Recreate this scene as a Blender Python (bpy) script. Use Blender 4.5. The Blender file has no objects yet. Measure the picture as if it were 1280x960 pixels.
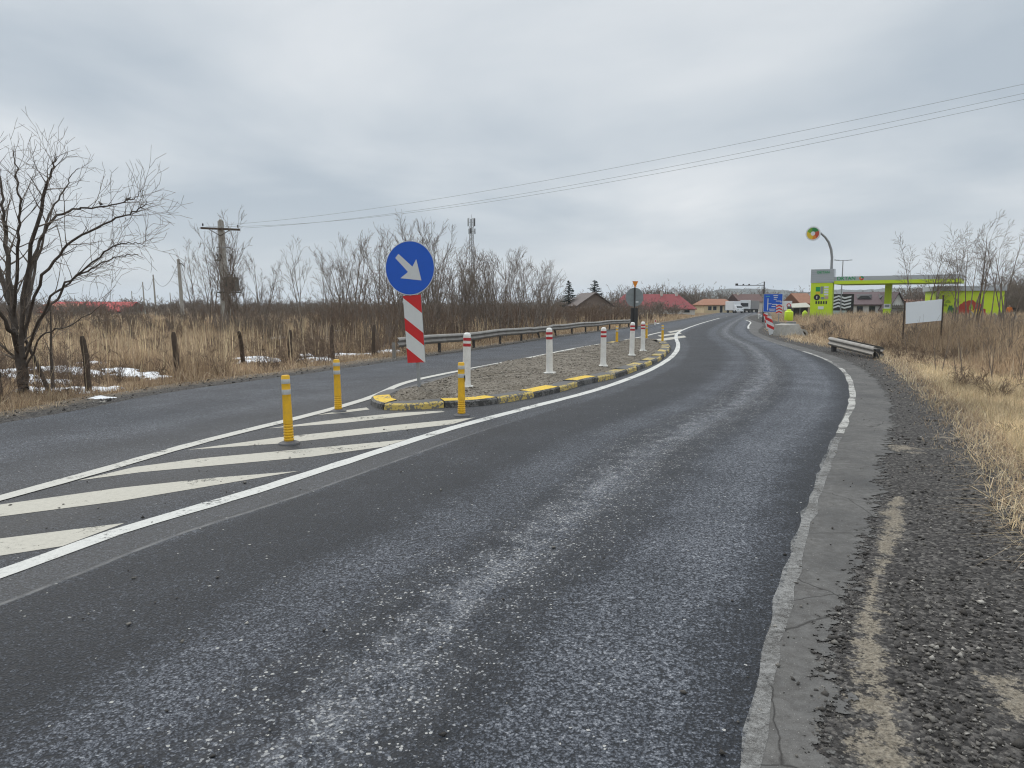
import bpy, bmesh, math, random
import numpy as np
from mathutils import Vector, Matrix

R = math.radians
SC = bpy.context.scene
COL = SC.collection

# ------------------------------------------------------------------ camera
CAM_H, FPX, HZ = 1.6, 900.0, 383.0
PITCH = math.atan((480 - HZ) / FPX)
cam_d = bpy.data.cameras.new('camera')
cam = bpy.data.objects.new('camera', cam_d); COL.objects.link(cam)
cam.location = (0, 0, CAM_H)
cam.rotation_euler = (math.pi / 2 - PITCH, 0, 0)
cam_d.sensor_width = 36.0
cam_d.lens = FPX / 1280 * 36
cam_d.clip_start = 0.05
cam_d.clip_end = 9000
SC.camera = cam

# ------------------------------------------------------------------ world, sun, exposure
SUN_EL, SUN_AZ = R(48), R(-35)
wd = bpy.data.worlds.new('World'); SC.world = wd; wd.use_nodes = True
nt = wd.node_tree; nt.nodes.clear()
def WN(t, **k):
    n = nt.nodes.new(t)
    for a, b in k.items(): setattr(n, a, b)
    return n
wl = nt.links.new
w_out = WN('ShaderNodeOutputWorld'); w_bg = WN('ShaderNodeBackground')
w_sky = WN('ShaderNodeTexSky', sky_type='NISHITA', sun_disc=False)
w_sky.sun_elevation = SUN_EL; w_sky.sun_rotation = SUN_AZ
w_tc = WN('ShaderNodeTexCoord'); w_sep = WN('ShaderNodeSeparateXYZ')
wl(w_tc.outputs['Generated'], w_sep.inputs[0])
def wmath(op, a, b=None):
    n = WN('ShaderNodeMath', operation=op)
    for i, s in enumerate((a, b)):
        if s is None: continue
        if isinstance(s, (int, float)): n.inputs[i].default_value = s
        else: wl(s, n.inputs[i])
    return n.outputs[0]
zc = wmath('MAXIMUM', w_sep.outputs['Z'], 0.0)
den = wmath('ADD', zc, 0.16)
cx_, cy_ = wmath('DIVIDE', w_sep.outputs['X'], den), wmath('DIVIDE', w_sep.outputs['Y'], den)
w_cmb = WN('ShaderNodeCombineXYZ'); wl(cx_, w_cmb.inputs[0]); wl(cy_, w_cmb.inputs[1])
w_map = WN('ShaderNodeMapping'); wl(w_cmb.outputs[0], w_map.inputs[0])
w_map.inputs['Location'].default_value = (3.1, 1.3, 0)
w_map.inputs['Scale'].default_value = (0.62, 0.62, 1)
w_n1 = WN('ShaderNodeTexNoise'); w_n1.inputs['Scale'].default_value = 1.0
w_n1.inputs['Detail'].default_value = 6; w_n1.inputs['Roughness'].default_value = 0.5
w_n1.inputs['Distortion'].default_value = 0.25
wl(w_map.outputs[0], w_n1.inputs['Vector'])
w_rmp = WN('ShaderNodeValToRGB'); e = w_rmp.color_ramp.elements
e[0].position = 0.36; e[0].color = (0.485, 0.55, 0.615, 1)
e[1].position = 0.66; e[1].color = (0.83, 0.855, 0.875, 1)
m_ = w_rmp.color_ramp.elements.new(0.5); m_.color = (0.64, 0.69, 0.735, 1)
wl(w_n1.outputs['Fac'], w_rmp.inputs[0])
# brighter, whiter towards the horizon and (overcast law) towards the zenith
w_hor = WN('ShaderNodeMapRange'); wl(zc, w_hor.inputs[0])
w_hor.inputs[1].default_value = 0.0; w_hor.inputs[2].default_value = 0.13
w_hor.inputs[3].default_value = 0.75; w_hor.inputs[4].default_value = 0.0
w_hm = WN('ShaderNodeMixRGB'); wl(w_hor.outputs[0], w_hm.inputs[0]); wl(w_rmp.outputs[0], w_hm.inputs[1])
w_hm.inputs[2].default_value = (0.74, 0.785, 0.82, 1)
w_zen = WN('ShaderNodeMapRange'); wl(zc, w_zen.inputs[0])
w_zen.inputs[1].default_value = 0.42; w_zen.inputs[2].default_value = 0.95
w_zen.inputs[3].default_value = 10.0; w_zen.inputs[4].default_value = 25.0
w_sc = WN('ShaderNodeVectorMath', operation='SCALE'); wl(w_hm.outputs[0], w_sc.inputs[0]); wl(w_zen.outputs[0], w_sc.inputs['Scale'])
w_mix = WN('ShaderNodeMixRGB'); w_mix.inputs[0].default_value = 0.95
wl(w_sky.outputs[0], w_mix.inputs[1]); wl(w_sc.outputs[0], w_mix.inputs[2])
wl(w_mix.outputs[0], w_bg.inputs[0]); w_bg.inputs[1].default_value = 0.10
wl(w_bg.outputs[0], w_out.inputs[0])

sun_d = bpy.data.lights.new('sun', 'SUN'); sun_d.energy = 1.5; sun_d.angle = R(25); sun_d.color = (1.0, 0.95, 0.88)
sun = bpy.data.objects.new('sun', sun_d); COL.objects.link(sun)
sdir = Vector((math.sin(SUN_AZ) * math.cos(SUN_EL), math.cos(SUN_AZ) * math.cos(SUN_EL), math.sin(SUN_EL)))
sun.rotation_euler = sdir.to_track_quat('Z', 'Y').to_euler()

SC.view_settings.view_transform = 'Standard'
SC.view_settings.look = 'None'
SC.view_settings.exposure = 0.0
SC.view_settings.gamma = 1.0
SC.view_settings.use_curve_mapping = False
SC.render.engine = 'CYCLES'
cy = SC.cycles
cy.use_denoising = True
cy.denoiser = 'OPENIMAGEDENOISE'; cy.denoising_input_passes = 'RGB_ALBEDO_NORMAL'; cy.denoising_prefilter = 'ACCURATE'
cy.filter_width = 1.15
cy.max_bounces = 5; cy.diffuse_bounces = 2; cy.glossy_bounces = 2; cy.transparent_max_bounces = 4; cy.volume_bounces = 0
cy.use_adaptive_sampling = False

# ------------------------------------------------------------------ pixel of the 1280x960 photo -> point in the place
def at(px, py, z=0.0):
    a, b = (px - 640) / FPX, (480 - py) / FPX
    c, s = math.cos(PITCH), math.sin(PITCH)
    d = (a, c + b * s, -s + b * c)
    t = (z - CAM_H) / d[2]
    return Vector((d[0] * t, d[1] * t, z))
def aty(px, py, Y):
    a, b = (px - 640) / FPX, (480 - py) / FPX
    c, s = math.cos(PITCH), math.sin(PITCH)
    t = Y / (c + b * s)
    return Vector((a * t, Y, CAM_H + (-s + b * c) * t))
def xz(px, Y): return aty(px, HZ, Y).x

# ------------------------------------------------------------------ materials
class NT:
    def __init__(s, name):
        s.m = bpy.data.materials.new(name); s.m.use_nodes = True
        s.t = s.m.node_tree; s.b = s.t.nodes['Principled BSDF']
    def n(s, t, **k):
        x = s.t.nodes.new(t)
        for a, b in k.items():
            if isinstance(a, str) and hasattr(x, a): setattr(x, a, b)
            else: x.inputs[a.replace('_', ' ').title() if a not in x.inputs else a].default_value = b
        return x
    def l(s, a, b): s.t.links.new(a, b)
    def val(s, inp, v):
        if isinstance(v, (int, float, tuple)): inp.default_value = v
        else: s.l(v, inp)
    def math(s, op, a, b=None, c=None, clamp=False):
        x = s.t.nodes.new('ShaderNodeMath'); x.operation = op; x.use_clamp = clamp
        for i, v in enumerate((a, b, c)):
            if v is not None: s.val(x.inputs[i], v)
        return x.outputs[0]
    def mix(s, f, a, b, mode='MIX'):
        x = s.t.nodes.new('ShaderNodeMixRGB'); x.blend_type = mode
        for i, v in enumerate((f, a, b)):
            if isinstance(v, tuple) and len(v) == 3: v = v + (1,)
            s.val(x.inputs[i], v)
        return x.outputs[0]
    def noise(s, scale, detail=4, rough=0.55, vec=None, dist=0.0):
        x = s.t.nodes.new('ShaderNodeTexNoise'); x.inputs['Scale'].default_value = scale
        x.inputs['Detail'].default_value = detail; x.inputs['Roughness'].default_value = rough
        x.inputs['Distortion'].default_value = dist
        s.l(vec if vec is not None else s.obj(), x.inputs['Vector']); return x.outputs['Fac']
    def vor(s, scale, vec=None, feat='F1', out='Distance', rnd=1.0):
        x = s.t.nodes.new('ShaderNodeTexVoronoi'); x.feature = feat
        x.inputs['Scale'].default_value = scale; x.inputs['Randomness'].default_value = rnd
        s.l(vec if vec is not None else s.obj(), x.inputs['Vector']); return x.outputs[out]
    def obj(s):
        if not hasattr(s, '_tc'): s._tc = s.t.nodes.new('ShaderNodeTexCoord')
        return s._tc.outputs['Object']
    def uv(s):
        if not hasattr(s, '_tc'): s._tc = s.t.nodes.new('ShaderNodeTexCoord')
        return s._tc.outputs['UV']
    def scaled(s, vec, sc):
        x = s.t.nodes.new('ShaderNodeMapping'); s.l(vec, x.inputs[0]); x.inputs['Scale'].default_value = sc; return x.outputs[0]
    def ramp(s, f, pts):
        x = s.t.nodes.new('ShaderNodeValToRGB'); el = x.color_ramp.elements
        while len(el) > 1: el.remove(el[-1])
        for i, (p, c) in enumerate(pts):
            if isinstance(c, (int, float)): c = (c, c, c)
            k = el[0] if i == 0 else el.new(p)
            k.position = p; k.color = tuple(c) + (1,)
        s.val(x.inputs[0], f); return x.outputs[0]
    def rng(s, v, a, b, c=0.0, d=1.0):
        x = s.t.nodes.new('ShaderNodeMapRange'); x.clamp = True
        for i, q in enumerate((v, a, b, c, d)): s.val(x.inputs[i], q)
        return x.outputs[0]
    def attr(s, name, out='Fac'):
        x = s.t.nodes.new('ShaderNodeAttribute'); x.attribute_name = name; return x.outputs[out]
    def bump(s, h, dist, strength=1.0):
        x = s.t.nodes.new('ShaderNodeBump'); x.inputs['Strength'].default_value = strength
        x.inputs['Distance'].default_value = dist; s.l(h, x.inputs['Height']); s.l(x.outputs[0], s.b.inputs['Normal'])
    def fin(s, col=None, rough=None, metal=None, spec=None):
        if col is not None: s.val(s.b.inputs['Base Color'], col + (1,) if isinstance(col, tuple) and len(col) == 3 else col)
        if rough is not None: s.val(s.b.inputs['Roughness'], rough)
        if metal is not None: s.val(s.b.inputs['Metallic'], metal)
        if spec is not None: s.val(s.b.inputs['Specular IOR Level'], spec)
        return s.m

_M = {}
def paint(name, c, rough=0.5, dirt=0.25, dc=(0.12, 0.105, 0.085), scale=6.0, metal=0.0, bump=0.0, spec=0.5):
    """a painted / raw surface with grime and slight unevenness of its own"""
    if name in _M: return _M[name]
    k = NT(name)
    n1 = k.noise(scale, 6, 0.65); n2 = k.noise(scale * 7, 4, 0.6)
    f = k.rng(k.math('ADD', k.math('MULTIPLY', n1, 0.7), k.math('MULTIPLY', n2, 0.3)), 0.42, 0.72, 0.0, dirt)
    col = k.mix(f, tuple(c), dc)
    if bump: k.bump(n2, bump)
    _M[name] = k.fin(col, k.rng(n1, 0.3, 0.7, rough - 0.08, rough + 0.1), metal, spec)
    return _M[name]

# ------------------------------------------------------------------ meshes
def link(o, parent=None):
    COL.objects.link(o)
    if parent is not None: o.parent = parent
    return o
def tag(o, label=None, cat=None, group=None, kind=None):
    if label: o['label'] = label
    if cat: o['category'] = cat
    if group: o['group'] = group
    if kind: o['kind'] = kind
    return o
def empty(name, loc, label, cat, group=None, rz=0.0):
    o = bpy.data.objects.new(name, None); link(o); o.location = loc; o.rotation_euler = (0, 0, rz)
    o.empty_display_size = 0.2
    return tag(o, label, cat, group)

def arr_mesh(name, V, F, mats, parent=None, MI=None, smooth=False, attrs=None, UV=None):
    """V (n,3); F list of int arrays (m,k)"""
    me = bpy.data.meshes.new(name)
    V = np.asarray(V, np.float32); F = [np.asarray(f, np.int32) for f in F if len(f)]
    me.vertices.add(len(V)); me.vertices.foreach_set('co', V.ravel())
    loops = np.concatenate([f.ravel() for f in F]); tot = np.concatenate([np.full(len(f), f.shape[1], np.int32) for f in F])
    st = np.concatenate([[0], np.cumsum(tot)[:-1]]).astype(np.int32)
    me.loops.add(len(loops)); me.loops.foreach_set('vertex_index', loops.astype(np.int32))
    me.polygons.add(len(tot)); me.polygons.foreach_set('loop_start', st); me.polygons.foreach_set('loop_total', tot)
    if MI is not None: me.polygons.foreach_set('material_index', np.asarray(MI, np.int32))
    for a, (kind, data) in (attrs or {}).items():
        at_ = me.attributes.new(a, kind, 'POINT')
        at_.data.foreach_set('color' if kind == 'FLOAT_COLOR' else 'value', np.asarray(data, np.float32).ravel())
    if UV is not None:
        l = me.uv_layers.new(name='UVMap'); l.data.foreach_set('uv', np.asarray(UV, np.float32)[loops].ravel())
    for m in mats: me.materials.append(m)
    me.update(calc_edges=True); me.validate()
    if smooth: me.polygons.foreach_set('use_smooth', np.ones(len(tot), bool))
    return link(bpy.data.objects.new(name, me), parent)

class MB:
    def __init__(s): s.v, s.f, s.mi = [], [], []
    def add(s, vs, fs, mi=0):
        o = len(s.v); s.v += [tuple(v) for v in vs]
        for f in fs: s.f.append([i + o for i in f]); s.mi.append(mi)
        return s
    def box(s, c, sz, mi=0, M=None, rz=0.0):
        x, y, z = sz[0] / 2, sz[1] / 2, sz[2] / 2
        vs = [Vector(p) for p in ((-x,-y,-z),(x,-y,-z),(x,y,-z),(-x,y,-z),(-x,-y,z),(x,-y,z),(x,y,z),(-x,y,z))]
        if rz: M = Matrix.Rotation(rz, 3, 'Z')
        if M is not None: vs = [M @ v for v in vs]
        c = Vector(c)
        return s.add([v + c for v in vs], [(0,3,2,1),(4,5,6,7),(0,1,5,4),(1,2,6,5),(2,3,7,6),(3,0,4,7)], mi)
    def tube(s, p0, p1, r0, r1=None, n=12, mi=0, caps=True):
        r1 = r0 if r1 is None else r1
        p0, p1 = Vector(p0), Vector(p1); d = (p1 - p0).normalized()
        a = d.orthogonal().normalized(); b = d.cross(a)
        vs = []
        for p, r in ((p0, r0), (p1, r1)):
            for i in range(n):
                t = 2 * math.pi * i / n; vs.append(p + (a * math.cos(t) + b * math.sin(t)) * r)
        fs = [(i, (i + 1) % n, n + (i + 1) % n, n + i) for i in range(n)]
        if caps: fs += [tuple(range(n - 1, -1, -1)), tuple(range(n, 2 * n))]
        return s.add(vs, fs, mi)
    def path(s, pts, r, n=8, mi=0):
        pts = [Vector(p) for p in pts]; vs, fs = [], []
        for k, p in enumerate(pts):
            d = (pts[min(k + 1, len(pts) - 1)] - pts[max(k - 1, 0)]).normalized()
            a = d.cross(Vector((0.31, 0.17, 0.93))).normalized(); b = d.cross(a)
            rr = r[k] if isinstance(r, (list, tuple)) else r
            for i in range(n):
                t = 2 * math.pi * i / n; vs.append(p + (a * math.cos(t) + b * math.sin(t)) * rr)
        for k in range(len(pts) - 1):
            for i in range(n):
                j = (i + 1) % n; fs.append((k*n+i, k*n+j, (k+1)*n+j, (k+1)*n+i))
        fs += [tuple(range(n - 1, -1, -1)), tuple(range((len(pts)-1)*n, len(pts)*n))]
        return s.add(vs, fs, mi)
    def lathe(s, prof, n=24, mis=None, c=(0, 0, 0)):
        o = len(s.v)
        for r, z in prof:
            for i in range(n):
                t = 2 * math.pi * i / n; s.v.append((c[0] + r * math.cos(t), c[1] + r * math.sin(t), c[2] + z))
        for k in range(len(prof) - 1):
            for i in range(n):
                j = (i + 1) % n
                s.f.append([o + k*n+i, o + k*n+j, o + (k+1)*n+j, o + (k+1)*n+i]); s.mi.append(mis[k] if mis else 0)
        s.f.append([o + i for i in range(n - 1, -1, -1)]); s.mi.append(mis[0] if mis else 0)
        s.f.append([o + (len(prof)-1)*n + i for i in range(n)]); s.mi.append(mis[-1] if mis else 0)
        return s
    def prism(s, poly, ext, mi=0):
        """poly: 3D points (planar), ext: extrusion vector"""
        n = len(poly); e_ = Vector(ext); P = [Vector(p) for p in poly]
        return s.add(P + [p + e_ for p in P], [tuple(range(n - 1, -1, -1)), tuple(range(n, 2*n))] + [(i, (i+1) % n, n+(i+1) % n, n+i) for i in range(n)], mi)
    def build(s, name, mats, parent=None, smooth=False, bevel=0.0, loc=None):
        me = bpy.data.meshes.new(name)
        me.from_pydata(s.v, [], s.f)
        for m in (mats if isinstance(mats, (list, tuple)) else [mats]): me.materials.append(m)
        me.polygons.foreach_set('material_index', s.mi)
        bm = bmesh.new(); bm.from_mesh(me); bmesh.ops.recalc_face_normals(bm, faces=bm.faces); bm.to_mesh(me); bm.free()
        me.update()
        if smooth:
            me.polygons.foreach_set('use_smooth', [True] * len(me.polygons))
            me.set_sharp_from_angle(angle=R(40))
        o = link(bpy.data.objects.new(name, me), parent)
        if bevel:
            b = o.modifiers.new('bevel', 'BEVEL'); b.width = bevel; b.segments = 2; b.limit_method = 'ANGLE'
        if loc is not None: o.location = loc
        return o

def copy_tree(o, parent=None):
    c = o.copy(); COL.objects.link(c)
    if parent is not None: c.parent = parent
    for ch in o.children: copy_tree(ch, c)
    return c

def text_mb(mb, s, size, M, mi=0, depth=0.0):
    cu = bpy.data.curves.new('lettering', 'FONT'); cu.body = s; cu.size = size; cu.align_x = 'CENTER'; cu.align_y = 'CENTER'
    cu.offset = size * 0.02; cu.extrude = 0.004
    ob = bpy.data.objects.new('lettering', cu); COL.objects.link(ob)
    bpy.context.view_layer.update()
    me = ob.evaluated_get(bpy.context.evaluated_depsgraph_get()).to_mesh()
    mb.add([M @ v.co for v in me.vertices], [tuple(p.vertices) for p in me.polygons], mi)
    bpy.data.objects.remove(ob); bpy.data.curves.remove(cu)

# value noise (numpy) for clumping
_rs = np.random.RandomState(7); _G = _rs.rand(256, 256)
def vnoise(x, y, s=1.0, o=0):
    x = np.asarray(x) * s + 37.7 + o * 13.3; y = np.asarray(y) * s + 91.1 + o * 7.7
    i, j = np.floor(x).astype(int), np.floor(y).astype(int); fx, fy = x - i, y - j
    fx, fy = fx*fx*(3-2*fx), fy*fy*(3-2*fy)
    g = lambda a, b: _G[a % 256, b % 256]
    return (g(i,j)*(1-fx)+g(i+1,j)*fx)*(1-fy)+(g(i,j+1)*(1-fx)+g(i+1,j+1)*fx)*fy
def fbm(x, y, s=1.0, o=0): return (vnoise(x,y,s,o)*4 + vnoise(x,y,s*2.1,o+1)*2 + vnoise(x,y,s*4.3,o+2)) / 7

# ------------------------------------------------------------------ the road's lines, on the ground
def spline(pts, step=0.25):
    P = np.array([[p[0], p[1]] for p in pts]); P = np.vstack([2*P[0]-P[1], P, 2*P[-1]-P[-2]]); out = []
    for k in range(1, len(P) - 2):
        p0, p1, p2, p3 = P[k-1:k+3]; n = max(2, int(np.linalg.norm(p2-p1) / step))
        t = np.linspace(0, 1, n, endpoint=False)[:, None]
        a = np.linalg.norm(p1-p0)**.5+1e-6; b = np.linalg.norm(p2-p1)**.5+1e-6; c = np.linalg.norm(p3-p2)**.5+1e-6
        m1 = (p2-p1) + b*((p1-p0)/a - (p2-p0)/(a+b)); m2 = (p2-p1) + b*((p3-p2)/c - (p3-p1)/(b+c))
        out.append((2*t**3-3*t**2+1)*p1 + (t**3-2*t**2+t)*m1 + (-2*t**3+3*t**2)*p2 + (t**3-t**2)*m2)
    out.append(P[-2:-1]); return np.vstack(out)
def px2w(pts): return [tuple(at(*p)[:2]) for p in pts]
FAR = [(46.5, 151), (60, 190), (85, 260), (160, 470)]            # the lane's left line, on into the village
LLp = [(-9.3, -10.5), (-5.6, -2.0)] + px2w([(0,718),(150,664),(300,620),(450,572),(560,537),(660,510),(740,489),(800,468),(830,453),(845,440),(847.5,430),(845,422),(848,415.5),(868,407),(900,397.5)]) + FAR
RLp = [(-4.8, -12.5), (-1.5, -3.5)] + px2w([(925,950),(960,800),(990,690),(1010,630),(1030,580),(1050,530),(1061,500),(1060,480),(1050,462),(1025,447),(995,437),(965,428),(940,417),(935,408),(938,402.5)]) + [(29.6, 93), (33.8, 107)] + [(x + 3.9, y - 1.4) for x, y in FAR]
MLp = [(-8.6, -9.0), (-5.9, -0.5)] + px2w([(0,622),(130,586),(250,552),(400,515),(470,494),(502,479),(594,459.5),(666,446),(715,436),(765,427.5),(795,422.5),(820,416.5),(845,411),(866,406.2),(896,397.6)]) + [(x - 0.25, y + 0.1) for x, y in FAR]
LEp = [(-13.2, -10), (-9.6, 0)] + px2w([(0,530),(100,512),(200,492),(300,478),(400,465),(490,452),(600,437),(700,421.5),(760,413.5),(800,408.5),(840,402.5),(878,395.5)]) + [(x - 3.9, y + 1.4) for x, y in FAR]
REp = [(-4.4, -12.5), (-1.1, -3.5)] + px2w([(995,960),(1010,840),(1025,780),(1072,690),(1083,642),(1099,580),(1113,536),(1111,505),(1094,474),(1067,455),(1036,443),(1000,433),(968,424),(948,415)]) + [(22.6,65),(26.5,79), (30.4, 92.7), (34.6, 106.7)] + [(x + 4.7, y - 1.6) for x, y in FAR]
GRp = [(-0.5, -12), (1.6, -3.5), (2.6, 1.2)] + px2w([(1280,664),(1249,605),(1224,567),(1186,520),(1161,499),(1124,464),(1092,446),(1050,436),(1010,430),(978,421),(960,412)]) + [(26.0,68),(28.8,79), (32.4, 92), (36.6, 106)] + [(x + 6.6, y - 2.2) for x, y in FAR]
LL, RL, ML, LE, RE, GR = [spline(p) for p in (LLp, RLp, MLp, LEp, REp, GRp)]

def pdist(X, Y, poly):
    """signed distance to a polyline running away from the camera: + on its right"""
    A, B = poly[:-1:2], poly[1::2]; n = min(len(A), len(B)); A = poly[0:-1:3]; B = np.vstack([A[1:], poly[-1:]])
    X = np.asarray(X, float).ravel(); Y = np.asarray(Y, float).ravel(); out = np.empty(len(X))
    D = B - A; L2 = (D**2).sum(1) + 1e-9
    for s in range(0, len(X), 4000):
        x, y = X[s:s+4000, None], Y[s:s+4000, None]
        t = np.clip(((x - A[:,0])*D[:,0] + (y - A[:,1])*D[:,1]) / L2, 0, 1)
        dx, dy = x - A[:,0] - t*D[:,0], y - A[:,1] - t*D[:,1]
        d2 = dx**2 + dy**2; k = d2.argmin(1); r = np.arange(len(k))
        sg = np.sign(dx[r,k]*D[k,1] - dy[r,k]*D[k,0]); sg[sg == 0] = 1
        out[s:s+4000] = np.sqrt(d2[r,k]) * sg
    return out
def sstep(x, a, b):
    t = np.clip((x - a) / (b - a), 0, 1); return t*t*(3-2*t)
def ground_z(X, Y):
    X = np.atleast_1d(np.asarray(X, float)); Y = np.atleast_1d(np.asarray(Y, float))
    dl = -pdist(X, Y, LE); dr = pdist(X, Y, GR)
    out = np.full(len(X), -0.03)
    bmp = (fbm(X, Y, 0.35) - 0.5) * 0.30 + (fbm(X, Y, 1.6, 5) - 0.5) * 0.10
    for d, dip in ((dl - 0.8, 0.10), (dr, 0.32)):
        m = sstep(d, 0.0, 2.5)
        out += m * bmp - dip * np.exp(-((d - 3.0) / 1.5)**2) * (d > 0)
    return out
def gz(x, y): return float(ground_z([x], [y])[0])

# ================================================================== SETTING
# ---- terrain
def warp(n, near, far):
    t = np.linspace(-1, 1, n); k = math.asinh(far / near); return near * np.sinh(t * k)
gx = warp(230, 6.0, 3300.0); gy = warp(230, 6.0, 3300.0) + 12.0
TX, TY = np.meshgrid(gx, gy); TZ = ground_z(TX.ravel(), TY.ravel())
n_ = len(gx); idx = np.arange(n_ * n_).reshape(n_, n_)
k = NT('field soil')
n1, n2, n3 = k.noise(0.25, 5), k.noise(3.0, 6, 0.7), k.noise(26, 4, 0.7)
c1 = k.mix(k.rng(n1, 0.35, 0.65), (0.17, 0.115, 0.068), (0.31, 0.22, 0.125))
c1 = k.mix(k.rng(n2, 0.35, 0.7), c1, (0.085, 0.062, 0.042))
c1 = k.mix(k.rng(n3, 0.5, 0.75), c1, (0.32, 0.245, 0.15))
k.bump(n3, 0.05)
M_SOIL = k.fin(c1, 0.95, spec=0.1)
tag(arr_mesh('ground', np.column_stack([TX.ravel(), TY.ravel(), TZ]),
    [np.column_stack([idx[:-1,:-1].ravel(), idx[:-1,1:].ravel(), idx[1:,1:].ravel(), idx[1:,:-1].ravel()])], [M_SOIL], smooth=True), kind='structure')

# ---- road sheet: cross-sections perpendicular to the lane's left line
def resample(poly, far=470.0):
    d = np.r_[0, np.cumsum(np.linalg.norm(np.diff(poly, axis=0), axis=1))]
    s, out = 0.0, []
    while s < d[-1]:
        out.append(s); p = np.array([np.interp(s, d, poly[:,0]), np.interp(s, d, poly[:,1])])
        s += min(4.0, max(0.25, 0.03 * abs(p[1])))
    out = np.array(out)
    return np.column_stack([np.interp(out, d, poly[:,0]), np.interp(out, d, poly[:,1])]), out
ST, SV = resample(LL)
TG = np.gradient(ST, axis=0)
for _ in range(12): TG[1:-1] = (TG[:-2] + TG[1:-1] * 2 + TG[2:]) / 4
TG /= np.linalg.norm(TG, axis=1)[:, None]; NR = np.column_stack([TG[:,1], -TG[:,0]])
def cross(poly, lo, hi):
    """lateral offset from each station to a line, along the station's normal"""
    out = np.full(len(ST), np.nan)
    for i in range(len(ST)):
        q = poly - ST[i]; a = q @ TG[i]; b = q @ NR[i]
        j = np.nonzero((a[:-1] <= 0) & (a[1:] > 0))[0]
        j = [x for x in j if lo - 1 < b[x] < hi + 1]
        if len(j):
            x = min(j, key=lambda q_: abs(b[q_])); t = -a[x] / (a[x+1] - a[x]); out[i] = b[x] + t * (b[x+1] - b[x])
    ok = ~np.isnan(out); out = np.interp(SV, SV[ok], out[ok])
    return np.clip(out, lo, hi)
oML = cross(ML, -6.5, -0.15); oLE = cross(LE, -14, -3.2); oRL = cross(RL, 3.2, 5.2); oRE = cross(RE, 3.5, 6.5); oGR = cross(GR, 4.2, 9.5)
for o_ in (oML, oLE, oRL, oRE, oGR):
    for _ in range(3): o_[1:-1] = (o_[:-2] + 2*o_[1:-1] + o_[2:]) / 4
oRE = np.maximum(oRE + (vnoise(SV, SV*0, 2.2) - 0.5) * 0.06, oRL + 0.26)
oGR = np.maximum(oGR, oRE + 0.6)
oLE_ = oLE + (vnoise(SV, SV*0, 1.3, 3) - 0.5) * 0.12
def strip(cols, z):
    V = []; UV = []
    for o_ in cols:
        p = ST + NR * np.asarray(o_)[:, None]; V.append(np.column_stack([p, np.full(len(p), z)])); UV.append(np.column_stack([np.broadcast_to(o_, (len(p),)), SV]))
    n, m = len(cols), len(ST); V = np.stack(V, 1).reshape(-1, 3); UV = np.stack(UV, 1).reshape(-1, 2)
    I = np.arange(n*m).reshape(m, n)
    return V, np.column_stack([I[:-1,:-1].ravel(), I[:-1,1:].ravel(), I[1:,1:].ravel(), I[1:,:-1].ravel()]), UV

# asphalt: u = metres across from the left line, v = metres along
k = NT('worn asphalt')
sep = k.t.nodes.new('ShaderNodeSeparateXYZ'); k.l(k.uv(), sep.inputs[0]); U = sep.outputs[0]
uvs = k.scaled(k.uv(), (1.0, 0.09, 1)); streak = k.noise(1.6, 5, 0.6, uvs); streak2 = k.noise(7.0, 4, 0.6, uvs)
blot = k.noise(0.9, 5, 0.6); blot2 = k.noise(5.0, 5, 0.65)
Ud = k.math('ADD', U, k.math('MULTIPLY', k.math('SUBTRACT', streak, 0.5), 0.38))
Ud = k.math('ADD', Ud, k.math('MULTIPLY', k.math('SUBTRACT', blot2, 0.5), 0.5))
f01 = k.rng(Ud, -5.0, 5.0)
def P(u): return (u + 5.0) / 10.0
band = k.ramp(f01, [(P(-4.6), .40), (P(-3.9), .50), (P(-3.0), .34), (P(-2.2), .48), (P(-0.3), .38), (P(0.0), .44), (P(0.40), .42), (P(0.52), .18), (P(1.5), .17),
                    (P(1.85), .46), (P(2.15), .48), (P(2.4), .22), (P(2.62), .40), (P(2.8), .56), (P(3.0), .28), (P(3.2), .22), (P(3.45), .52), (P(4.0), .58), (P(4.25), .30), (P(4.4), .10), (P(4.6), .12)])
gr1 = k.vor(75.0); gr2 = k.noise(150.0, 2, 0.6); gr3 = k.noise(28.0, 5, 0.75); gr4 = k.vor(33.0)
v_ = k.math('ADD', band, k.math('MULTIPLY', k.math('SUBTRACT', streak2, 0.5), 0.22))
v_ = k.math('ADD', v_, k.math('MULTIPLY', k.math('SUBTRACT', blot, 0.5), 0.55))
v_ = k.math('ADD', v_, k.math('MULTIPLY', k.math('SUBTRACT', gr3, 0.5), 1.9))
v_ = k.math('ADD', v_, k.math('MULTIPLY', k.math('SUBTRACT', gr2, 0.5), 1.3))
v_ = k.math('SUBTRACT', v_, k.math('MULTIPLY', k.rng(gr1, 0.40, 0.85), 0.5))
chip = k.t.nodes.new('ShaderNodeTexVoronoi'); chip.inputs['Scale'].default_value = 95.0; k.l(k.obj(), chip.inputs['Vector'])
chs = k.t.nodes.new('ShaderNodeSeparateXYZ'); k.l(chip.outputs['Color'], chs.inputs[0])
v_ = k.math('ADD', v_, k.math('MULTIPLY', k.math('SUBTRACT', chs.outputs[0], 0.5), 0.42))
col = k.ramp(v_, [(0.0, (0.010, 0.0115, 0.0145)), (0.25, (0.026, 0.030, 0.038)), (0.52, (0.084, 0.092, 0.109)), (0.8, (0.182, 0.191, 0.209)), (1.0, (0.33, 0.335, 0.35))])
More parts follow.
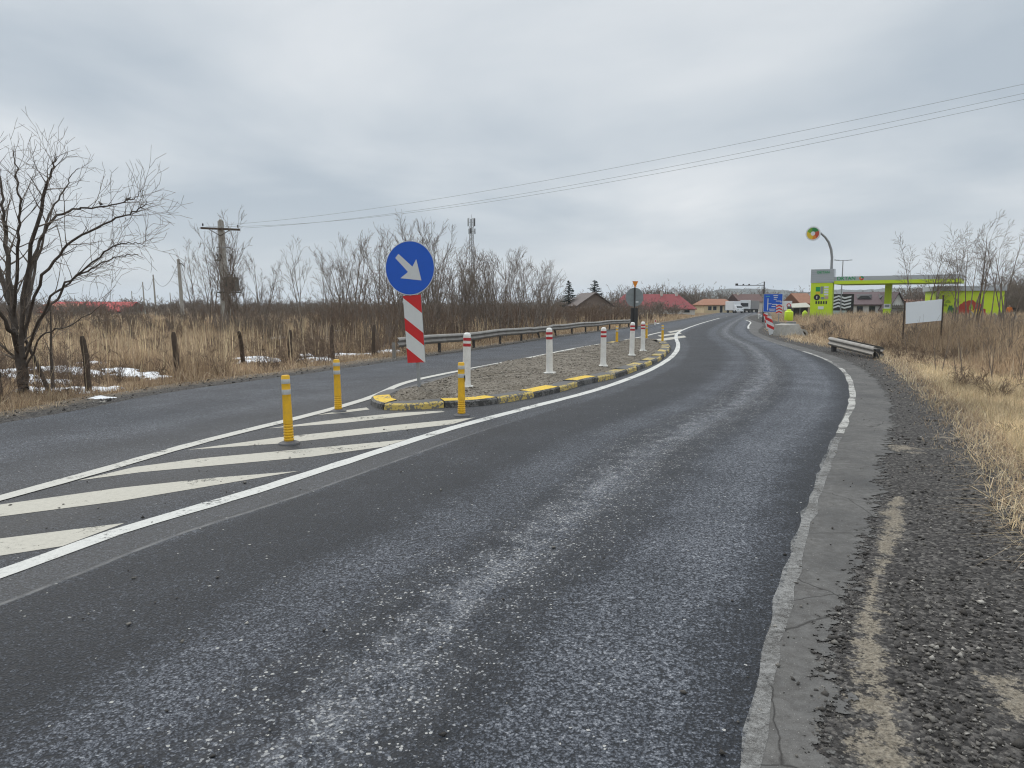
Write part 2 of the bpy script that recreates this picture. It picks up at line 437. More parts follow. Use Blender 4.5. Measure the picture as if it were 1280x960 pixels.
# pale grit crushed along the middle of the lane and sprinkled elsewhere
salt = k.rng(k.math('ABSOLUTE', k.math('SUBTRACT', Ud, 2.78)), 0.0, 0.62, 1.0, 0.0)
cell = k.t.nodes.new('ShaderNodeTexVoronoi'); cell.inputs['Scale'].default_value = 62.0; k.l(k.obj(), cell.inputs['Vector'])
csep = k.t.nodes.new('ShaderNodeSeparateXYZ'); k.l(cell.outputs['Color'], csep.inputs[0])
thr = k.math('SUBTRACT', 0.995, k.math('MULTIPLY', k.math('MULTIPLY', salt, k.rng(blot2, 0.35, 0.6)), 0.16))
spk = k.math('MULTIPLY', k.math('GREATER_THAN', csep.outputs[0], thr), k.math('LESS_THAN', cell.outputs['Distance'], k.math('MULTIPLY', csep.outputs[1], 0.62)))
col = k.mix(k.math('MULTIPLY', spk, 0.85), col, (0.46, 0.45, 0.42))
dust = k.math('MULTIPLY', salt, k.rng(k.math('ADD', k.math('MULTIPLY', blot2, .8), k.math('ADD', k.math('MULTIPLY', streak2, .35), k.math('MULTIPLY', gr3, 0.5))), 0.72, 1.05, 0.0, 0.42))
col = k.mix(k.math('MULTIPLY', dust, 0.45), col, (0.36, 0.36, 0.365))
col = k.mix(k.math('MULTIPLY', k.math('GREATER_THAN', k.math('MULTIPLY', dust, 0.62), chs.outputs[1]), 0.7), col, (0.34, 0.34, 0.34))
vfade = k.rng(sep.outputs[1], float(SV[np.hypot(*(ST - np.array(at(450, 572)[:2])).T).argmin()]), float(SV[np.hypot(*(ST - np.array(at(640, 514)[:2])).T).argmin()]), 1.0, 0.0)
seam = k.math('ABSOLUTE', k.math('SUBTRACT', k.math('ADD', U, k.math('MULTIPLY', k.math('SUBTRACT', k.noise(1.2, 3, .6), 0.5), 0.05)), 0.44))
col = k.mix(k.math('MULTIPLY', vfade, k.math('MULTIPLY', k.rng(seam, 0.008, 0.028, 1.0, 0.0), k.rng(blot2, .35, .6, 0.1, 0.7))), col, (0.25, 0.25, 0.245))
col = k.mix(k.math('MULTIPLY', k.math('MULTIPLY', k.math('GREATER_THAN', U, 0.0), k.math('LESS_THAN', U, 0.44)), k.math('MULTIPLY', vfade, 0.35)), col, (0.105, 0.10, 0.094))
warm = k.mix(0.65, col, (0.062, 0.058, 0.054))
col = k.mix(k.attr('median'), col, warm)
hgt = k.math('ADD', k.math('MULTIPLY', gr3, 0.7), k.math('SUBTRACT', 1.0, gr1))
k.bump(hgt, 0.008, 1.0)
M_ASPH = k.fin(col, k.rng(gr3, 0.3, 0.75, 0.58, 0.85), spec=0.32)

k = NT('grey edge concrete')
n1, n2, n3 = k.noise(1.3, 6, 0.65), k.noise(14, 6, 0.7), k.noise(90, 3, 0.6)
ck = k.vor(0.8, k.mix(0.10, k.obj(), k.noise(3.0, 3)), 'DISTANCE_TO_EDGE')
c1 = k.mix(k.rng(n1, 0.35, 0.65), (0.070, 0.069, 0.068), (0.150, 0.145, 0.136))
c1 = k.mix(k.rng(k.math('ADD', n2, k.math('MULTIPLY', n3, 0.4)), 0.55, 0.95), c1, (0.06, 0.055, 0.05))
c1 = k.mix(k.rng(n3, 0.62, 0.72), c1, (0.30, 0.29, 0.27))
c1 = k.mix(k.rng(ck, 0.0, 0.005, 0.85, 0.0), c1, (0.02, 0.018, 0.016))
k.bump(k.math('ADD', n2, n3), 0.006)
M_EDGE = k.fin(c1, 0.8, spec=0.3)
def clone_alpha(k, mask):
    tr = k.t.nodes.new('ShaderNodeBsdfTransparent'); mx = k.t.nodes.new('ShaderNodeMixShader')
    k.val(mx.inputs[0], mask); k.l(tr.outputs[0], mx.inputs[1]); k.l(k.b.outputs[0], mx.inputs[2]); k.l(mx.outputs[0], k.t.nodes['Material Output'].inputs[0])
fr_ = k.math('ADD', k.attr('fringe'), k.math('ADD', k.math('MULTIPLY', k.math('SUBTRACT', n2, 0.5), 1.5), k.math('MULTIPLY', k.math('SUBTRACT', k.noise(3.0, 5, .6), 0.5), 1.0)))
clone_alpha(k, k.math('LESS_THAN', fr_, 0.5))

V, F, UV = strip([oLE_, oLE*0.5+oML*0.5, oML, (oML*0.5), oLE*0, oRL*0.5, oRL, oRE - 0.16, oRE + 0.22], 0.0)
MI = np.tile([0,0,0,0,0,0,1,1], len(ST) - 1)
road = arr_mesh('road', V, [F], [M_ASPH, M_EDGE], MI=MI, UV=UV, attrs={'median': ('FLOAT', np.tile([0,0,0.6,1,0.3,0,0,0,0], len(ST))), 'fringe': ('FLOAT', np.tile([0,0,0,0,0,0,0,0.05,1.0], len(ST)))})
tag(road, kind='structure')

# ---- gravel verges
k = NT('dark verge gravel')
n1, n2, n3 = k.noise(0.8, 5, 0.6), k.noise(7, 6, 0.7), k.noise(60, 4, 0.7)
vor = k.t.nodes.new('ShaderNodeTexVoronoi'); vor.inputs['Scale'].default_value = 48; k.l(k.obj(), vor.inputs['Vector'])
vs = k.t.nodes.new('ShaderNodeSeparateXYZ'); k.l(vor.outputs['Color'], vs.inputs[0])
c1 = k.ramp(k.math('ADD', k.math('MULTIPLY', vs.outputs[0], 0.45), k.math('MULTIPLY', n3, 0.6)), [(0.2, (0.018, 0.016, 0.015)), (0.5, (0.050, 0.046, 0.043)), (0.72, (0.12, 0.111, 0.102)), (0.92, (0.32, 0.30, 0.265))])
brn = k.math('ADD', k.attr('earth'), k.math('MULTIPLY', k.math('SUBTRACT', n2, 0.5), 1.3))
c1 = k.mix(k.rng(brn, 0.35, 0.85, 0.0, 0.8), c1, k.mix(n3, (0.11, 0.082, 0.056), (0.31, 0.255, 0.185)))
pat = k.math('ADD', k.attr('sand'), k.math('ADD', k.math('MULTIPLY', k.math('SUBTRACT', n2, 0.5), 2.4), k.math('MULTIPLY', k.math('SUBTRACT', n3, 0.5), 1.3)))
sand = k.mix(k.rng(n3, 0.35, 0.68), (0.17, 0.142, 0.105), (0.37, 0.325, 0.255))
c1 = k.mix(k.rng(pat, 0.50, 0.74, 0, .78), c1, sand)
k.bump(k.math('ADD', k.math('MULTIPLY', n3, 0.6), k.math('SUBTRACT', 1.0, vor.outputs['Distance'])), 0.018)
M_VERGE = k.fin(c1, 0.9, spec=0.25)
sand_px = [(1098,960,.13),(1098,900,.11),(1090,850,.09),(1087,800,.08),(1090,760,.06),(1098,730,.035),(1103,705,.04),(1113,672,.085),(1117,640,.09),(1122,622,.05)]
sand_w = [(*at(a, b)[:2], r) for a, b, r in sand_px]
sand_w = [(x_, y_, r_ * .82) for x_, y_, r_ in sand_w]
def sandmask(X, Y):
    out = np.zeros(len(X))
    for (x0, y0, r0), (x1, y1, r1) in zip(sand_w[:-1], sand_w[1:]):
        dx, dy = x1-x0, y1-y0; t = np.clip(((X-x0)*dx+(Y-y0)*dy)/(dx*dx+dy*dy+1e-9), 0, 1)
        d = np.hypot(X-x0-t*dx, Y-y0-t*dy); out = np.maximum(out, np.clip(1.0 - d/(2*(r0+(r1-r0)*t)), 0, 1))
    for a, b, r in ((1130,560,.16),(1265,860,.10),(1275,905,.07),(1180,545,.12)):
        p = at(a, b); out = np.maximum(out, np.clip(1 - np.hypot(X-p.x, (Y-p.y)*.6)/(2*r), 0, 1))
    return out
vc = np.linspace(0, 1, 26)
gre = oGR + 0.5 + (fbm(SV, SV*0, 0.9, 2) - 0.5) * 0.7
# finer stations close by
V, F, UV = strip([oRE - 0.3 + (gre - oRE + 0.3) * t for t in vc], -0.006)
lat = np.tile(vc, len(ST))
arr_v = arr_mesh('gravel_verge', V, [F], [M_VERGE], attrs={'sand': ('FLOAT', sandmask(V[:,0], V[:,1])), 'earth': ('FLOAT', sstep(lat, 0.6, 1.05)*.9)})
tag(arr_v, kind='structure')
V, F, UV = strip([oLE - 1.15 - (fbm(SV, SV*0, 0.7, 9) - 0.5) * 0.8, oLE - 0.5, oLE_], -0.004)
tag(arr_mesh('gravel_verge', V, [F], [M_VERGE], attrs={'sand': ('FLOAT', np.zeros(len(V))), 'earth': ('FLOAT', np.tile([0.95, 0.45, 0.1], len(ST)))}), kind='structure')

# ---- painted markings
def marking_mat(name, c, wear, under=(0.06, 0.06, 0.062), op=1.0, soft=0.05):
    k = NT(name); n1, n2, n3 = k.noise(2.2, 5, 0.6), k.noise(22, 6, 0.75), k.noise(110, 3, 0.6)
    s = k.math('ADD', k.math('MULTIPLY', n1, 0.45), k.math('ADD', k.math('MULTIPLY', n2, 0.4), k.math('MULTIPLY', n3, 0.15)))
    col = k.mix(k.rng(k.math('ADD', k.math('MULTIPLY', n2, .55), k.math('MULTIPLY', n3, .45)), 0.40, 0.66, 0.0, 0.6), c, tuple(x * 0.6 for x in c))
    k.bump(n3, 0.003); k.fin(col, 0.75, spec=0.3)
    clone_alpha(k, k.rng(s, wear, wear + soft, op, 0.0))
    return k.m
M_LINE = marking_mat('white road paint', (0.58, 0.575, 0.54), 0.535, soft=0.08)
M_MID = marking_mat('old white road paint', (0.53, 0.515, 0.465), 0.56)
M_HATCH = marking_mat('yellowed hatch paint', (0.475, 0.450, 0.385), 0.56)
M_WORN = marking_mat('worn edge paint', (0.36, 0.355, 0.34), 0.44, op=0.62, soft=0.14)
M_CURVE = marking_mat('kept edge paint', (0.48, 0.47, 0.435), 0.475, op=0.92, soft=0.10)
def line(center_off, w, s0, s1, mat, z=0.004, gaps=None, wob=0.0):
    m = (SV >= s0) & (SV <= s1)
    for a, b in (gaps or []): pass
    i = np.nonzero(m)[0]
    if len(i) < 2: return
    off = np.broadcast_to(center_off, (len(ST),))[i]
    n = NR[i]; p = ST[i]; ww = np.broadcast_to(w, (len(ST),))[i] / 2
    w1 = ww + (vnoise(SV[i], SV[i]*0, 6.0, 4) - .5) * wob; w2 = ww + (vnoise(SV[i], SV[i]*0, 6.0, 8) - .5) * wob
    V = np.vstack([np.column_stack([p + n*(off - w1)[:,None], np.full(len(i), z)]), np.column_stack([p + n*(off + w2)[:,None], np.full(len(i), z)])])
    q = np.arange(len(i) - 1); L = len(i)
    return tag(arr_mesh('road_marking', V, [np.column_stack([q, q+L, q+L+1, q+1])], [mat]), kind='structure')
def sof(px, py):
    p = np.array(at(px, py)[:2]); return SV[np.hypot(*(ST - p).T).argmin()]
sEnd = sof(868, 407)
line(0.0, 0.165, 0, sof(900, 397.5) , M_LINE, z=0.005, wob=0.02)
line(oML + 0.04, 0.18, 0, sof(845, 415), M_MID, z=0.0075, wob=0.02)
# the lane's right edge: nearly gone near the camera, kept round the bend
sr = lambda px, py: sof(*((px, py)))
def srl(px, py):
    p = np.array(at(px, py)[:2]); q = ST + NR * oRL[:, None]; return SV[np.hypot(*(q - p).T).argmin()]
line(oRL + 0.03, 0.09, 0, srl(1046, 545), M_WORN, wob=0.05)
line(oRL + 0.05, 0.085, srl(1048, 540), srl(1057, 512), M_CURVE, z=0.004, wob=0.05)
line(oRL + 0.05, 0.10, srl(1057, 511), srl(1048, 461), M_CURVE, z=0.004, wob=0.04)
line(oRL + 0.05, 0.08, srl(1047, 460), srl(1035, 453), M_WORN, z=0.004, wob=0.04)
line(oRL + 0.05, 0.10, srl(1034, 452), srl(1000, 438.5), M_CURVE, wob=0.03)
line(oRL + 0.05, 0.10, srl(998, 438), srl(950, 422), M_WORN, wob=0.02)
line(oRL + 0.02, 0.14, srl(937, 411), srl(938, 400), M_LINE, wob=0.02)
for s_ in np.arange(sof(905, 396) + 6, SV[-1] - 60, 12.0):
    line(0.0, 0.14, s_, s_ + 7.0, M_HATCH)
def poly_mark(px, mat, z=0.0025):
    W = [at(a, b, 0.0) for a, b in px]; n = len(W)
    mb = MB(); mb.add([(p.x, p.y, z) for p in W], [tuple(range(n))])
    return tag(mb.build('road_marking', mat), kind='structure')
poly_mark([(-160,696),(0,673.5),(156,654),(78,683),(0,695),(-160,720)], M_HATCH)
poly_mark([(-70,640),(0,631),(150,610),(273,597),(374,589),(273,606),(150,626.6),(0,646),(-70,655)], M_HATCH)
poly_mark([(97,601),(168,584),(250,573.2),(390,560.5),(508,549.5),(480,558.5),(390,571),(250,583.8),(176,590.5)], M_HATCH)
poly_mark([(234,562.5),(351.5,546.5),(500,531),(594,522),(565,530.5),(500,538),(351.5,554.5)], M_HATCH)
poly_mark([(334,535.8),(430,523),(500,516),(552,513.6),(556,515),(500,521),(430,528.8)], M_HATCH)
poly_mark([(395,519),(428,513.5),(458,509.5),(462,512),(430,516)], M_HATCH)
poly_mark([(816,424.5),(855,419.5),(858,421.5),(826,426.5)], M_HATCH)
poly_mark([(822,419.5),(850,415.5),(852,417),(826,421)], M_HATCH)
poly_mark([(834,414.8),(852,411.8),(854,413),(838,416)], M_HATCH)

# ---- traffic island: kerb blocks round a gravel bed
front = px2w([(479,512.5),(510,513),(551,510),(590,508.5),(627,504),(666,497.5),(702,489.5),(729,481.5),(768,473),(801,461.5),(824,451.5),(835,442),(838,437),(836,432.5)])
back = px2w([(826,428.5),(808,427.5),(790,427.3),(765,430),(715,438.2),(666,448.4),(594,462),(520,482),(487,492)])
nose = px2w([(468,499),(463,504),(467,509)])
ring = spline([tuple(p) for p in front + back + nose + front[:1]], 0.05)[:-1]
rd = np.r_[0, np.cumsum(np.linalg.norm(np.diff(np.vstack([ring, ring[:1]]), axis=0), axis=1))]
tot = rd[-1]; nb = int(round(tot / 1.0)); bl = tot / nb
def on_ring(s):
    s = np.asarray(s) % tot; rr = np.vstack([ring, ring[:1]])
    return np.column_stack([np.interp(s, rd, rr[:,0]), np.interp(s, rd, rr[:,1])])
def ring_n(s):
    a, b = on_ring(np.asarray(s) - 0.2), on_ring(np.asarray(s) + 0.2); t = b - a; t /= np.linalg.norm(t, axis=1)[:, None]
    return np.column_stack([-t[:,1], t[:,0]])      # towards the inside (ring runs anticlockwise)
ctr = ring.mean(0)
sgn = 1.0 if ((ctr - on_ring([0.0])) * ring_n([0.0])).sum() > 0 else -1.0
isl_p = (float(ctr[0]), float(ctr[1]), 0.0)
island = empty('traffic_island', isl_p, 'long gravel traffic island edged with yellow and black kerb blocks', 'traffic island')
KW, KH = 0.34, 0.115
def kerb_paint(name, c, wear):
    k = NT(name); n1, n2, n3 = k.noise(3.0, 6, 0.7), k.noise(24, 5, 0.7), k.noise(120, 3)
    s = k.math('ADD', k.math('MULTIPLY', n1, 0.55), k.math('MULTIPLY', n2, 0.45))
    col = k.mix(k.rng(s, wear, wear + 0.05), c, k.mix(n3, (0.10, 0.098, 0.092), (0.20, 0.195, 0.185)))
    col = k.mix(k.rng(n2, 0.5, 0.85, 0.0, 0.35), col, (0.12, 0.10, 0.07)); k.bump(k.math('ADD', n2, n3), 0.006)
    return k.fin(col, 0.75, spec=0.3)
M_KY = kerb_paint('yellow kerb paint', (0.70, 0.47, 0.06), 0.545)
M_KB = kerb_paint('black kerb paint', (0.050, 0.048, 0.045), 0.49)
M_KG = kerb_paint('grey kerb concrete', (0.115, 0.112, 0.108), 0.72)
M_KYW = kerb_paint('worn yellow kerb paint', (0.55, 0.41, 0.12), 0.48)
rng_k = random.Random(3); back_w = spline([tuple(p) for p in back], 0.1)
for b in range(nb):
    ss = np.linspace(b * bl + 0.008, (b + 1) * bl - 0.008, 7)
    p, n = on_ring(ss), ring_n(ss) * sgn
    pb0 = on_ring([b * bl + .5])[0]; isb = np.hypot(back_w[:,0]-pb0[0], back_w[:,1]-pb0[1]).min() < 0.25 and pb0[1] < 30
    hz = (0.055 if isb else KH) + rng_k.uniform(-0.012, 0.012); tl = rng_k.uniform(-0.012, 0.012)
    prof = [(0.0, -0.02), (0.012, hz * 0.72), (0.05, hz - 0.004), (KW * 0.5, hz + tl), (KW - 0.03, hz + tl * 1.5), (KW, hz - 0.015), (KW, -0.02)]
    mb = MB(); vs, fs, ms = [], [], []
    for i in range(7):
        for (o_, z) in prof: q = p[i] + n[i] * o_; vs.append((q[0] - isl_p[0], q[1] - isl_p[1], z))
    m = len(prof)
    yel = (b % 2 == 1)
    pc = on_ring([b * bl + .5])[0]; old = pc[1] > 15.5
    for i in range(6):
        for j in range(m - 1):
            face_yel = (j >= 2) == yel
            mb.f.append([i*m+j, i*m+j+1, (i+1)*m+j+1, (i+1)*m+j]); mb.mi.append(0 if face_yel else 1)
    mb.v = vs
    mb.f.append(list(range(m))[::-1]); mb.mi.append(1); mb.f.append([6*m+j for j in range(m)]); mb.mi.append(1)
    kb = mb.build('kerb_block', [M_KG, M_KG] if isb else [M_KYW if old or not yel else M_KY, M_KB if yel else M_KG], island)
    kb['label'] = 'bare grey kerb block on the far side' if isb else 'kerb block with yellow top and dark face' if yel else 'kerb block with grey top and yellow face'
sin_ = np.linspace(0, tot, 240, endpoint=False)
inner = on_ring(sin_) + ring_n(sin_) * sgn * (KW - 0.04)
k = NT('grey brown gravel bed')
n1, n2, n3 = k.noise(1.2, 5), k.noise(12, 6, 0.7), k.noise(70, 4, 0.7)
vor = k.t.nodes.new('ShaderNodeTexVoronoi'); vor.inputs['Scale'].default_value = 34; k.l(k.obj(), vor.inputs['Vector'])
vs_ = k.t.nodes.new('ShaderNodeSeparateXYZ'); k.l(vor.outputs['Color'], vs_.inputs[0])
c1 = k.ramp(k.math('ADD', k.math('MULTIPLY', vs_.outputs[0], 0.5), k.math('MULTIPLY', n3, 0.5)), [(0.2, (0.085, 0.072, 0.056)), (0.5, (0.185, 0.160, 0.128)), (0.75, (0.28, 0.25, 0.205)), (0.95, (0.42, 0.385, 0.33))])
c1 = k.mix(k.rng(n1, 0.45, 0.7, 0.0, 0.6), c1, (0.095, 0.078, 0.055))
k.bump(k.math('SUBTRACT', 1.0, vor.outputs['Distance']), 0.02)
M_BED = k.fin(c1, 0.9, spec=0.2)
bbx = inner.min(0), inner.max(0)
def in_poly(Pt, poly):
    x, y = Pt[:,0], Pt[:,1]; inside = np.zeros(len(x), bool); j = len(poly) - 1
    for i in range(len(poly)):
        xi, yi = poly[i]; xj, yj = poly[j]
        c_ = ((yi > y) != (yj > y)) & (x < (xj - xi) * (y - yi) / (yj - yi + 1e-12) + xi); inside ^= c_; j = i
    return inside
fr_c, bk_c = spline(front, .3), spline(back[::-1], .3)
tt = np.linspace(0.03, 0.97, 80)
cs = lambda c_, t: np.column_stack([np.interp(t*(len(c_)-1), np.arange(len(c_)), c_[:,q]) for q in (0, 1)])
spine = (cs(fr_c, tt) + cs(bk_c, tt)) / 2
for _ in range(20): spine[1:-1] = (spine[:-2] + 2*spine[1:-1] + spine[2:]) / 4
NRW = 14; NI = len(inner)
near_i = ((inner[:,None,:] - spine[None])**2).sum(2).argmin(1); tgt = spine[near_i]
vv = np.concatenate([inner + (tgt - inner) * t for t in np.linspace(0, 1, NRW)]); ed = np.concatenate([np.linalg.norm(tgt - inner, axis=1) * t for t in np.linspace(0, 1, NRW)])
bz = (KH - 0.035) + sstep(ed, 0, .45) * (0.10 + (fbm(vv[:,0], vv[:,1], 1.6) - 0.45) * 0.14)
jj = np.arange(NI); ff = np.vstack([np.column_stack([q*NI + jj, q*NI + (jj+1) % NI, (q+1)*NI + (jj+1) % NI, (q+1)*NI + jj]) for q in range(NRW - 1)])
bedmb = MB(); bedmb.v = [(x - isl_p[0], y - isl_p[1], z) for (x, y), z in zip(vv, bz)]; bedmb.f = [[int(q) for q in f] for f in ff]; bedmb.mi = [0] * len(ff)
bed = bedmb.build('gravel_bed', M_BED, island, smooth=True)
def bed_z(x, y): return float(bz[((vv - np.array([x, y]))**2).sum(1).argmin()])

# ---- loose stones
def stones(name, X, Y, Z, S, mats, seed, MIp=None):
    rs = np.random.RandomState(seed); n = len(X)
    base = np.array([(1,0,0),(-1,0,0),(0,1,0),(0,-1,0),(0,0,1),(0,0,-1)], float)
    fc = np.array([(0,2,4),(2,1,4),(1,3,4),(3,0,4),(2,0,5),(1,2,5),(3,1,5),(0,3,5)])
    a = rs.rand(n) * 6.28; ca, sa = np.cos(a), np.sin(a)
    B = base[None] * rs.uniform(0.55, 1.25, (n, 6, 1)) * S[:, None, None] * np.array([1, 0.8, 0.6])
    B += rs.normal(0, 0.16, B.shape) * S[:, None, None]
    x = B[...,0]*ca[:,None] - B[...,1]*sa[:,None]; y = B[...,0]*sa[:,None] + B[...,1]*ca[:,None]
    V = np.stack([x + X[:,None], y + Y[:,None], B[...,2] + (Z + S * 0.25)[:,None]], 2).reshape(-1, 3)
    F = (fc[None] + (np.arange(n) * 6)[:,None,None]).reshape(-1, 3)
    g = rs.rand(n); C = np.repeat(np.column_stack([g, g, g, g*0+1]), 6, 0)
    return tag(arr_mesh(name, V, [F], mats, attrs={'Col': ('FLOAT_COLOR', C)}), kind='stuff')
def stone_mat(name, ramp):
    k = NT(name); n = k.noise(90, 3); c = k.attr('Col', 'Color'); sp_ = k.t.nodes.new('ShaderNodeSeparateXYZ'); k.l(c, sp_.inputs[0])
    return k.fin(k.mix(k.rng(n, .3, .7, 0, .4), k.ramp(sp_.outputs[0], ramp), (0.05, 0.045, 0.04)), 0.85, spec=0.3)
M_ST = stone_mat('dark verge stones', [(0.0, (0.026, 0.024, 0.022)), (0.55, (0.095, 0.086, 0.076)), (0.85, (0.22, 0.205, 0.18)), (1.0, (0.50, 0.47, 0.42))])
M_ST2 = stone_mat('grey brown island stones', [(0.0, (0.10, 0.086, 0.068)), (0.6, (0.225, 0.198, 0.16)), (1.0, (0.44, 0.40, 0.34))])
rs = np.random.RandomState(11)
def polar(n, d0, d1, a0=-50, a1=50, pw=1.0):
    d = np.exp(rs.uniform(math.log(d0), math.log(d1), n)); a = np.radians(rs.uniform(a0, a1, n))
    return d * np.sin(a), d * np.cos(a), d
X, Y, D = polar(60000, 1.4, 30, -5, 52)
dr, dg = pdist(X, Y, RE), pdist(X, Y, GR)
m = (dr > 0.04) & (dg < 0.9) & (rs.rand(len(X)) < 0.30 + 0.7 * sstep(fbm(X, Y, 1.1, 4), .35, .6)) & (sandmask(X, Y) < 0.3)
X, Y, D = X[m], Y[m], D[m]
stones('verge_stones', X, Y, np.full(len(X), -0.004), rs.gamma(1.7, 0.0027, len(X)) * (1 + D / 14) + 0.002, [M_ST], 1)
X, Y, D = polar(26000, 9, 60, -42, 20)
dl = -pdist(X, Y, LE); m = (dl > 0.0) & (dl < 1.1); X, Y, D = X[m], Y[m], D[m]
stones('verge_stones', X, Y, np.full(len(X), -0.004), rs.gamma(2.0, 0.004, len(X)) * (1 + D / 30) + 0.003, [M_ST], 2)
cand = rs.uniform(bbx[0], bbx[1], (52000, 2)); cand = cand[in_poly(cand, inner)]
zi = np.array([bz[((vv - c_)**2).sum(1).argmin()] for c_ in cand])
stones('island_stones', cand[:,0], cand[:,1], zi, rs.gamma(2.0, 0.0036, len(cand)) + 0.005, [M_ST2], 3)
# grit thrown on the asphalt: crumbs on the hatched area, along the lane edges
X, Y, D = polar(9000, 2.0, 22, -45, 40)
dll, dml, drl = pdist(X, Y, LL), pdist(X, Y, ML), pdist(X, Y, RL)
m = ((dll < -0.05) & (dml > 0) & (rs.rand(len(X)) < .16)) | ((drl > -0.1) & (pdist(X, Y, RE) < 0.05) & (rs.rand(len(X)) < .25)) | ((dll > 0) & (drl < 0) & (rs.rand(len(X)) < .02))
X, Y, D = X[m], Y[m], D[m]
stones('road_grit', X, Y, np.full(len(X), 0.003), rs.gamma(1.7, 0.0035, len(X)) + 0.002, [M_ST], 4)

# ---- far hills
k = NT('wooded hills'); n1 = k.noise(0.012, 6, 0.7); n2 = k.noise(0.05, 4, 0.7)
M_HILL = k.fin(k.mix(k.rng(n1, .35, .65), k.mix(n2, (0.045, 0.05, 0.045), (0.075, 0.07, 0.055)), (0.12, 0.115, 0.09)), 1.0, spec=0.0)
def hills(d, prof, dep, seed):
    az = np.linspace(-48, 48, 400); h = np.interp(az, [p[0] for p in prof], [p[1] for p in prof])
    h = np.maximum(h + (fbm(az, az*0, 0.5, seed) - .5) * 10 + (vnoise(az, az*0, 6.0, seed+3) - .5) * 3.0, 1.0)
    a = np.radians(az); rows = []
    for t, f in ((-1.0, 0.0), (-.55, .45), (-.2, .88), (0, 1.0), (.4, .7), (1.0, 0.0)):
        r = d + t * dep; rows.append(np.column_stack([np.sin(a) * r, np.cos(a) * r, h * f - 0.5]))
    V = np.vstack(rows); n = len(az); I = np.arange(len(V)).reshape(-1, n)
    tag(arr_mesh('hills', V, [np.column_stack([I[:-1,:-1].ravel(), I[:-1,1:].ravel(), I[1:,1:].ravel(), I[1:,:-1].ravel()])], [M_HILL], smooth=True), kind='structure')
hills(2500, [(-48, 6), (-25, 9), (0, 12), (11, 22), (14, 44), (17, 62), (19, 60), (22, 48), (24, 54), (30, 60), (40, 50), (48, 45)], 350, 1)

# ================================================================== OBJECTS
M_YEL = paint('yellow plastic', (0.78, 0.44, 0.012), 0.5, 0.45, (0.34, 0.22, 0.07), 9)
M_SILV = paint('silver reflective tape', (0.46, 0.47, 0.46), 0.35, 0.30, (0.22, 0.21, 0.19), 14)
M_RUB = paint('grey rubber foot', (0.10, 0.10, 0.105), 0.8, 0.5, scale=15)
M_WPL = paint('white plastic', (0.76, 0.745, 0.70), 0.5, 0.40, (0.30, 0.27, 0.22), 7)
M_REDT = paint('red reflective tape', (0.45, 0.022, 0.028), 0.4, 0.3, (0.2, 0.08, 0.07), 10)
M_GALV = paint('galvanised steel', (0.30, 0.31, 0.315), 0.55, 0.35, (0.16, 0.14, 0.12), 9, metal=0.35)
M_RAIL = paint('weathered guardrail steel', (0.29, 0.275, 0.25), 0.6, 0.6, (0.13, 0.10, 0.075), 3.0, metal=0.3)
M_DKST = paint('dark steel', (0.035, 0.034, 0.034), 0.6, 0.4, (0.07, 0.06, 0.05), 8)
M_BLUE = paint('blue sign sheeting', (0.006, 0.095, 0.52), 0.4, 0.12, (0.03, 0.08, 0.22), 6)
M_WSH = paint('white sign sheeting', (0.62, 0.63, 0.62), 0.4, 0.18, (0.36, 0.35, 0.32), 8)
M_RSH = paint('red sign sheeting', (0.56, 0.018, 0.020), 0.4, 0.15, (0.22, 0.04, 0.03), 8)
M_SBACK = paint('grey sign back', (0.235, 0.26, 0.265), 0.55, 0.35, (0.14, 0.14, 0.13), 7)
M_CONC = paint('pole concrete', (0.36, 0.345, 0.31), 0.85, 0.55, (0.15, 0.14, 0.115), 5)
M_WOOD = paint('old grey wood', (0.095, 0.072, 0.055), 0.9, 0.6, (0.03, 0.024, 0.02), 12, bump=0.01, spec=0.2)
M_LIME = paint('lime green cladding', (0.56, 0.74, 0.02), 0.45, 0.10, (0.30, 0.34, 0.05), 1.5)
M_LGREY = paint('light grey cladding', (0.42, 0.45, 0.47), 0.4, 0.2, (0.28, 0.29, 0.30), 2)
M_GREEN = paint('green lettering', (0.0, 0.30, 0.085), 0.5, 0.1)
M_BLK = paint('black panel', (0.018, 0.018, 0.018), 0.5, 0.2)
M_WHT = paint('white panel', (0.70, 0.72, 0.73), 0.5, 0.12, (0.45, 0.45, 0.43), 2)
M_ORG = paint('orange paint', (0.75, 0.24, 0.01), 0.5, 0.2)
M_YLW = paint('yellow paint', (0.75, 0.52, 0.02), 0.5, 0.2)
M_GLS = paint('dark window glass', (0.025, 0.03, 0.034), 0.12, 0.1, (0.05, 0.05, 0.05), 3)
M_TYRE = paint('tyre rubber', (0.02, 0.02, 0.02), 0.9, 0.3)

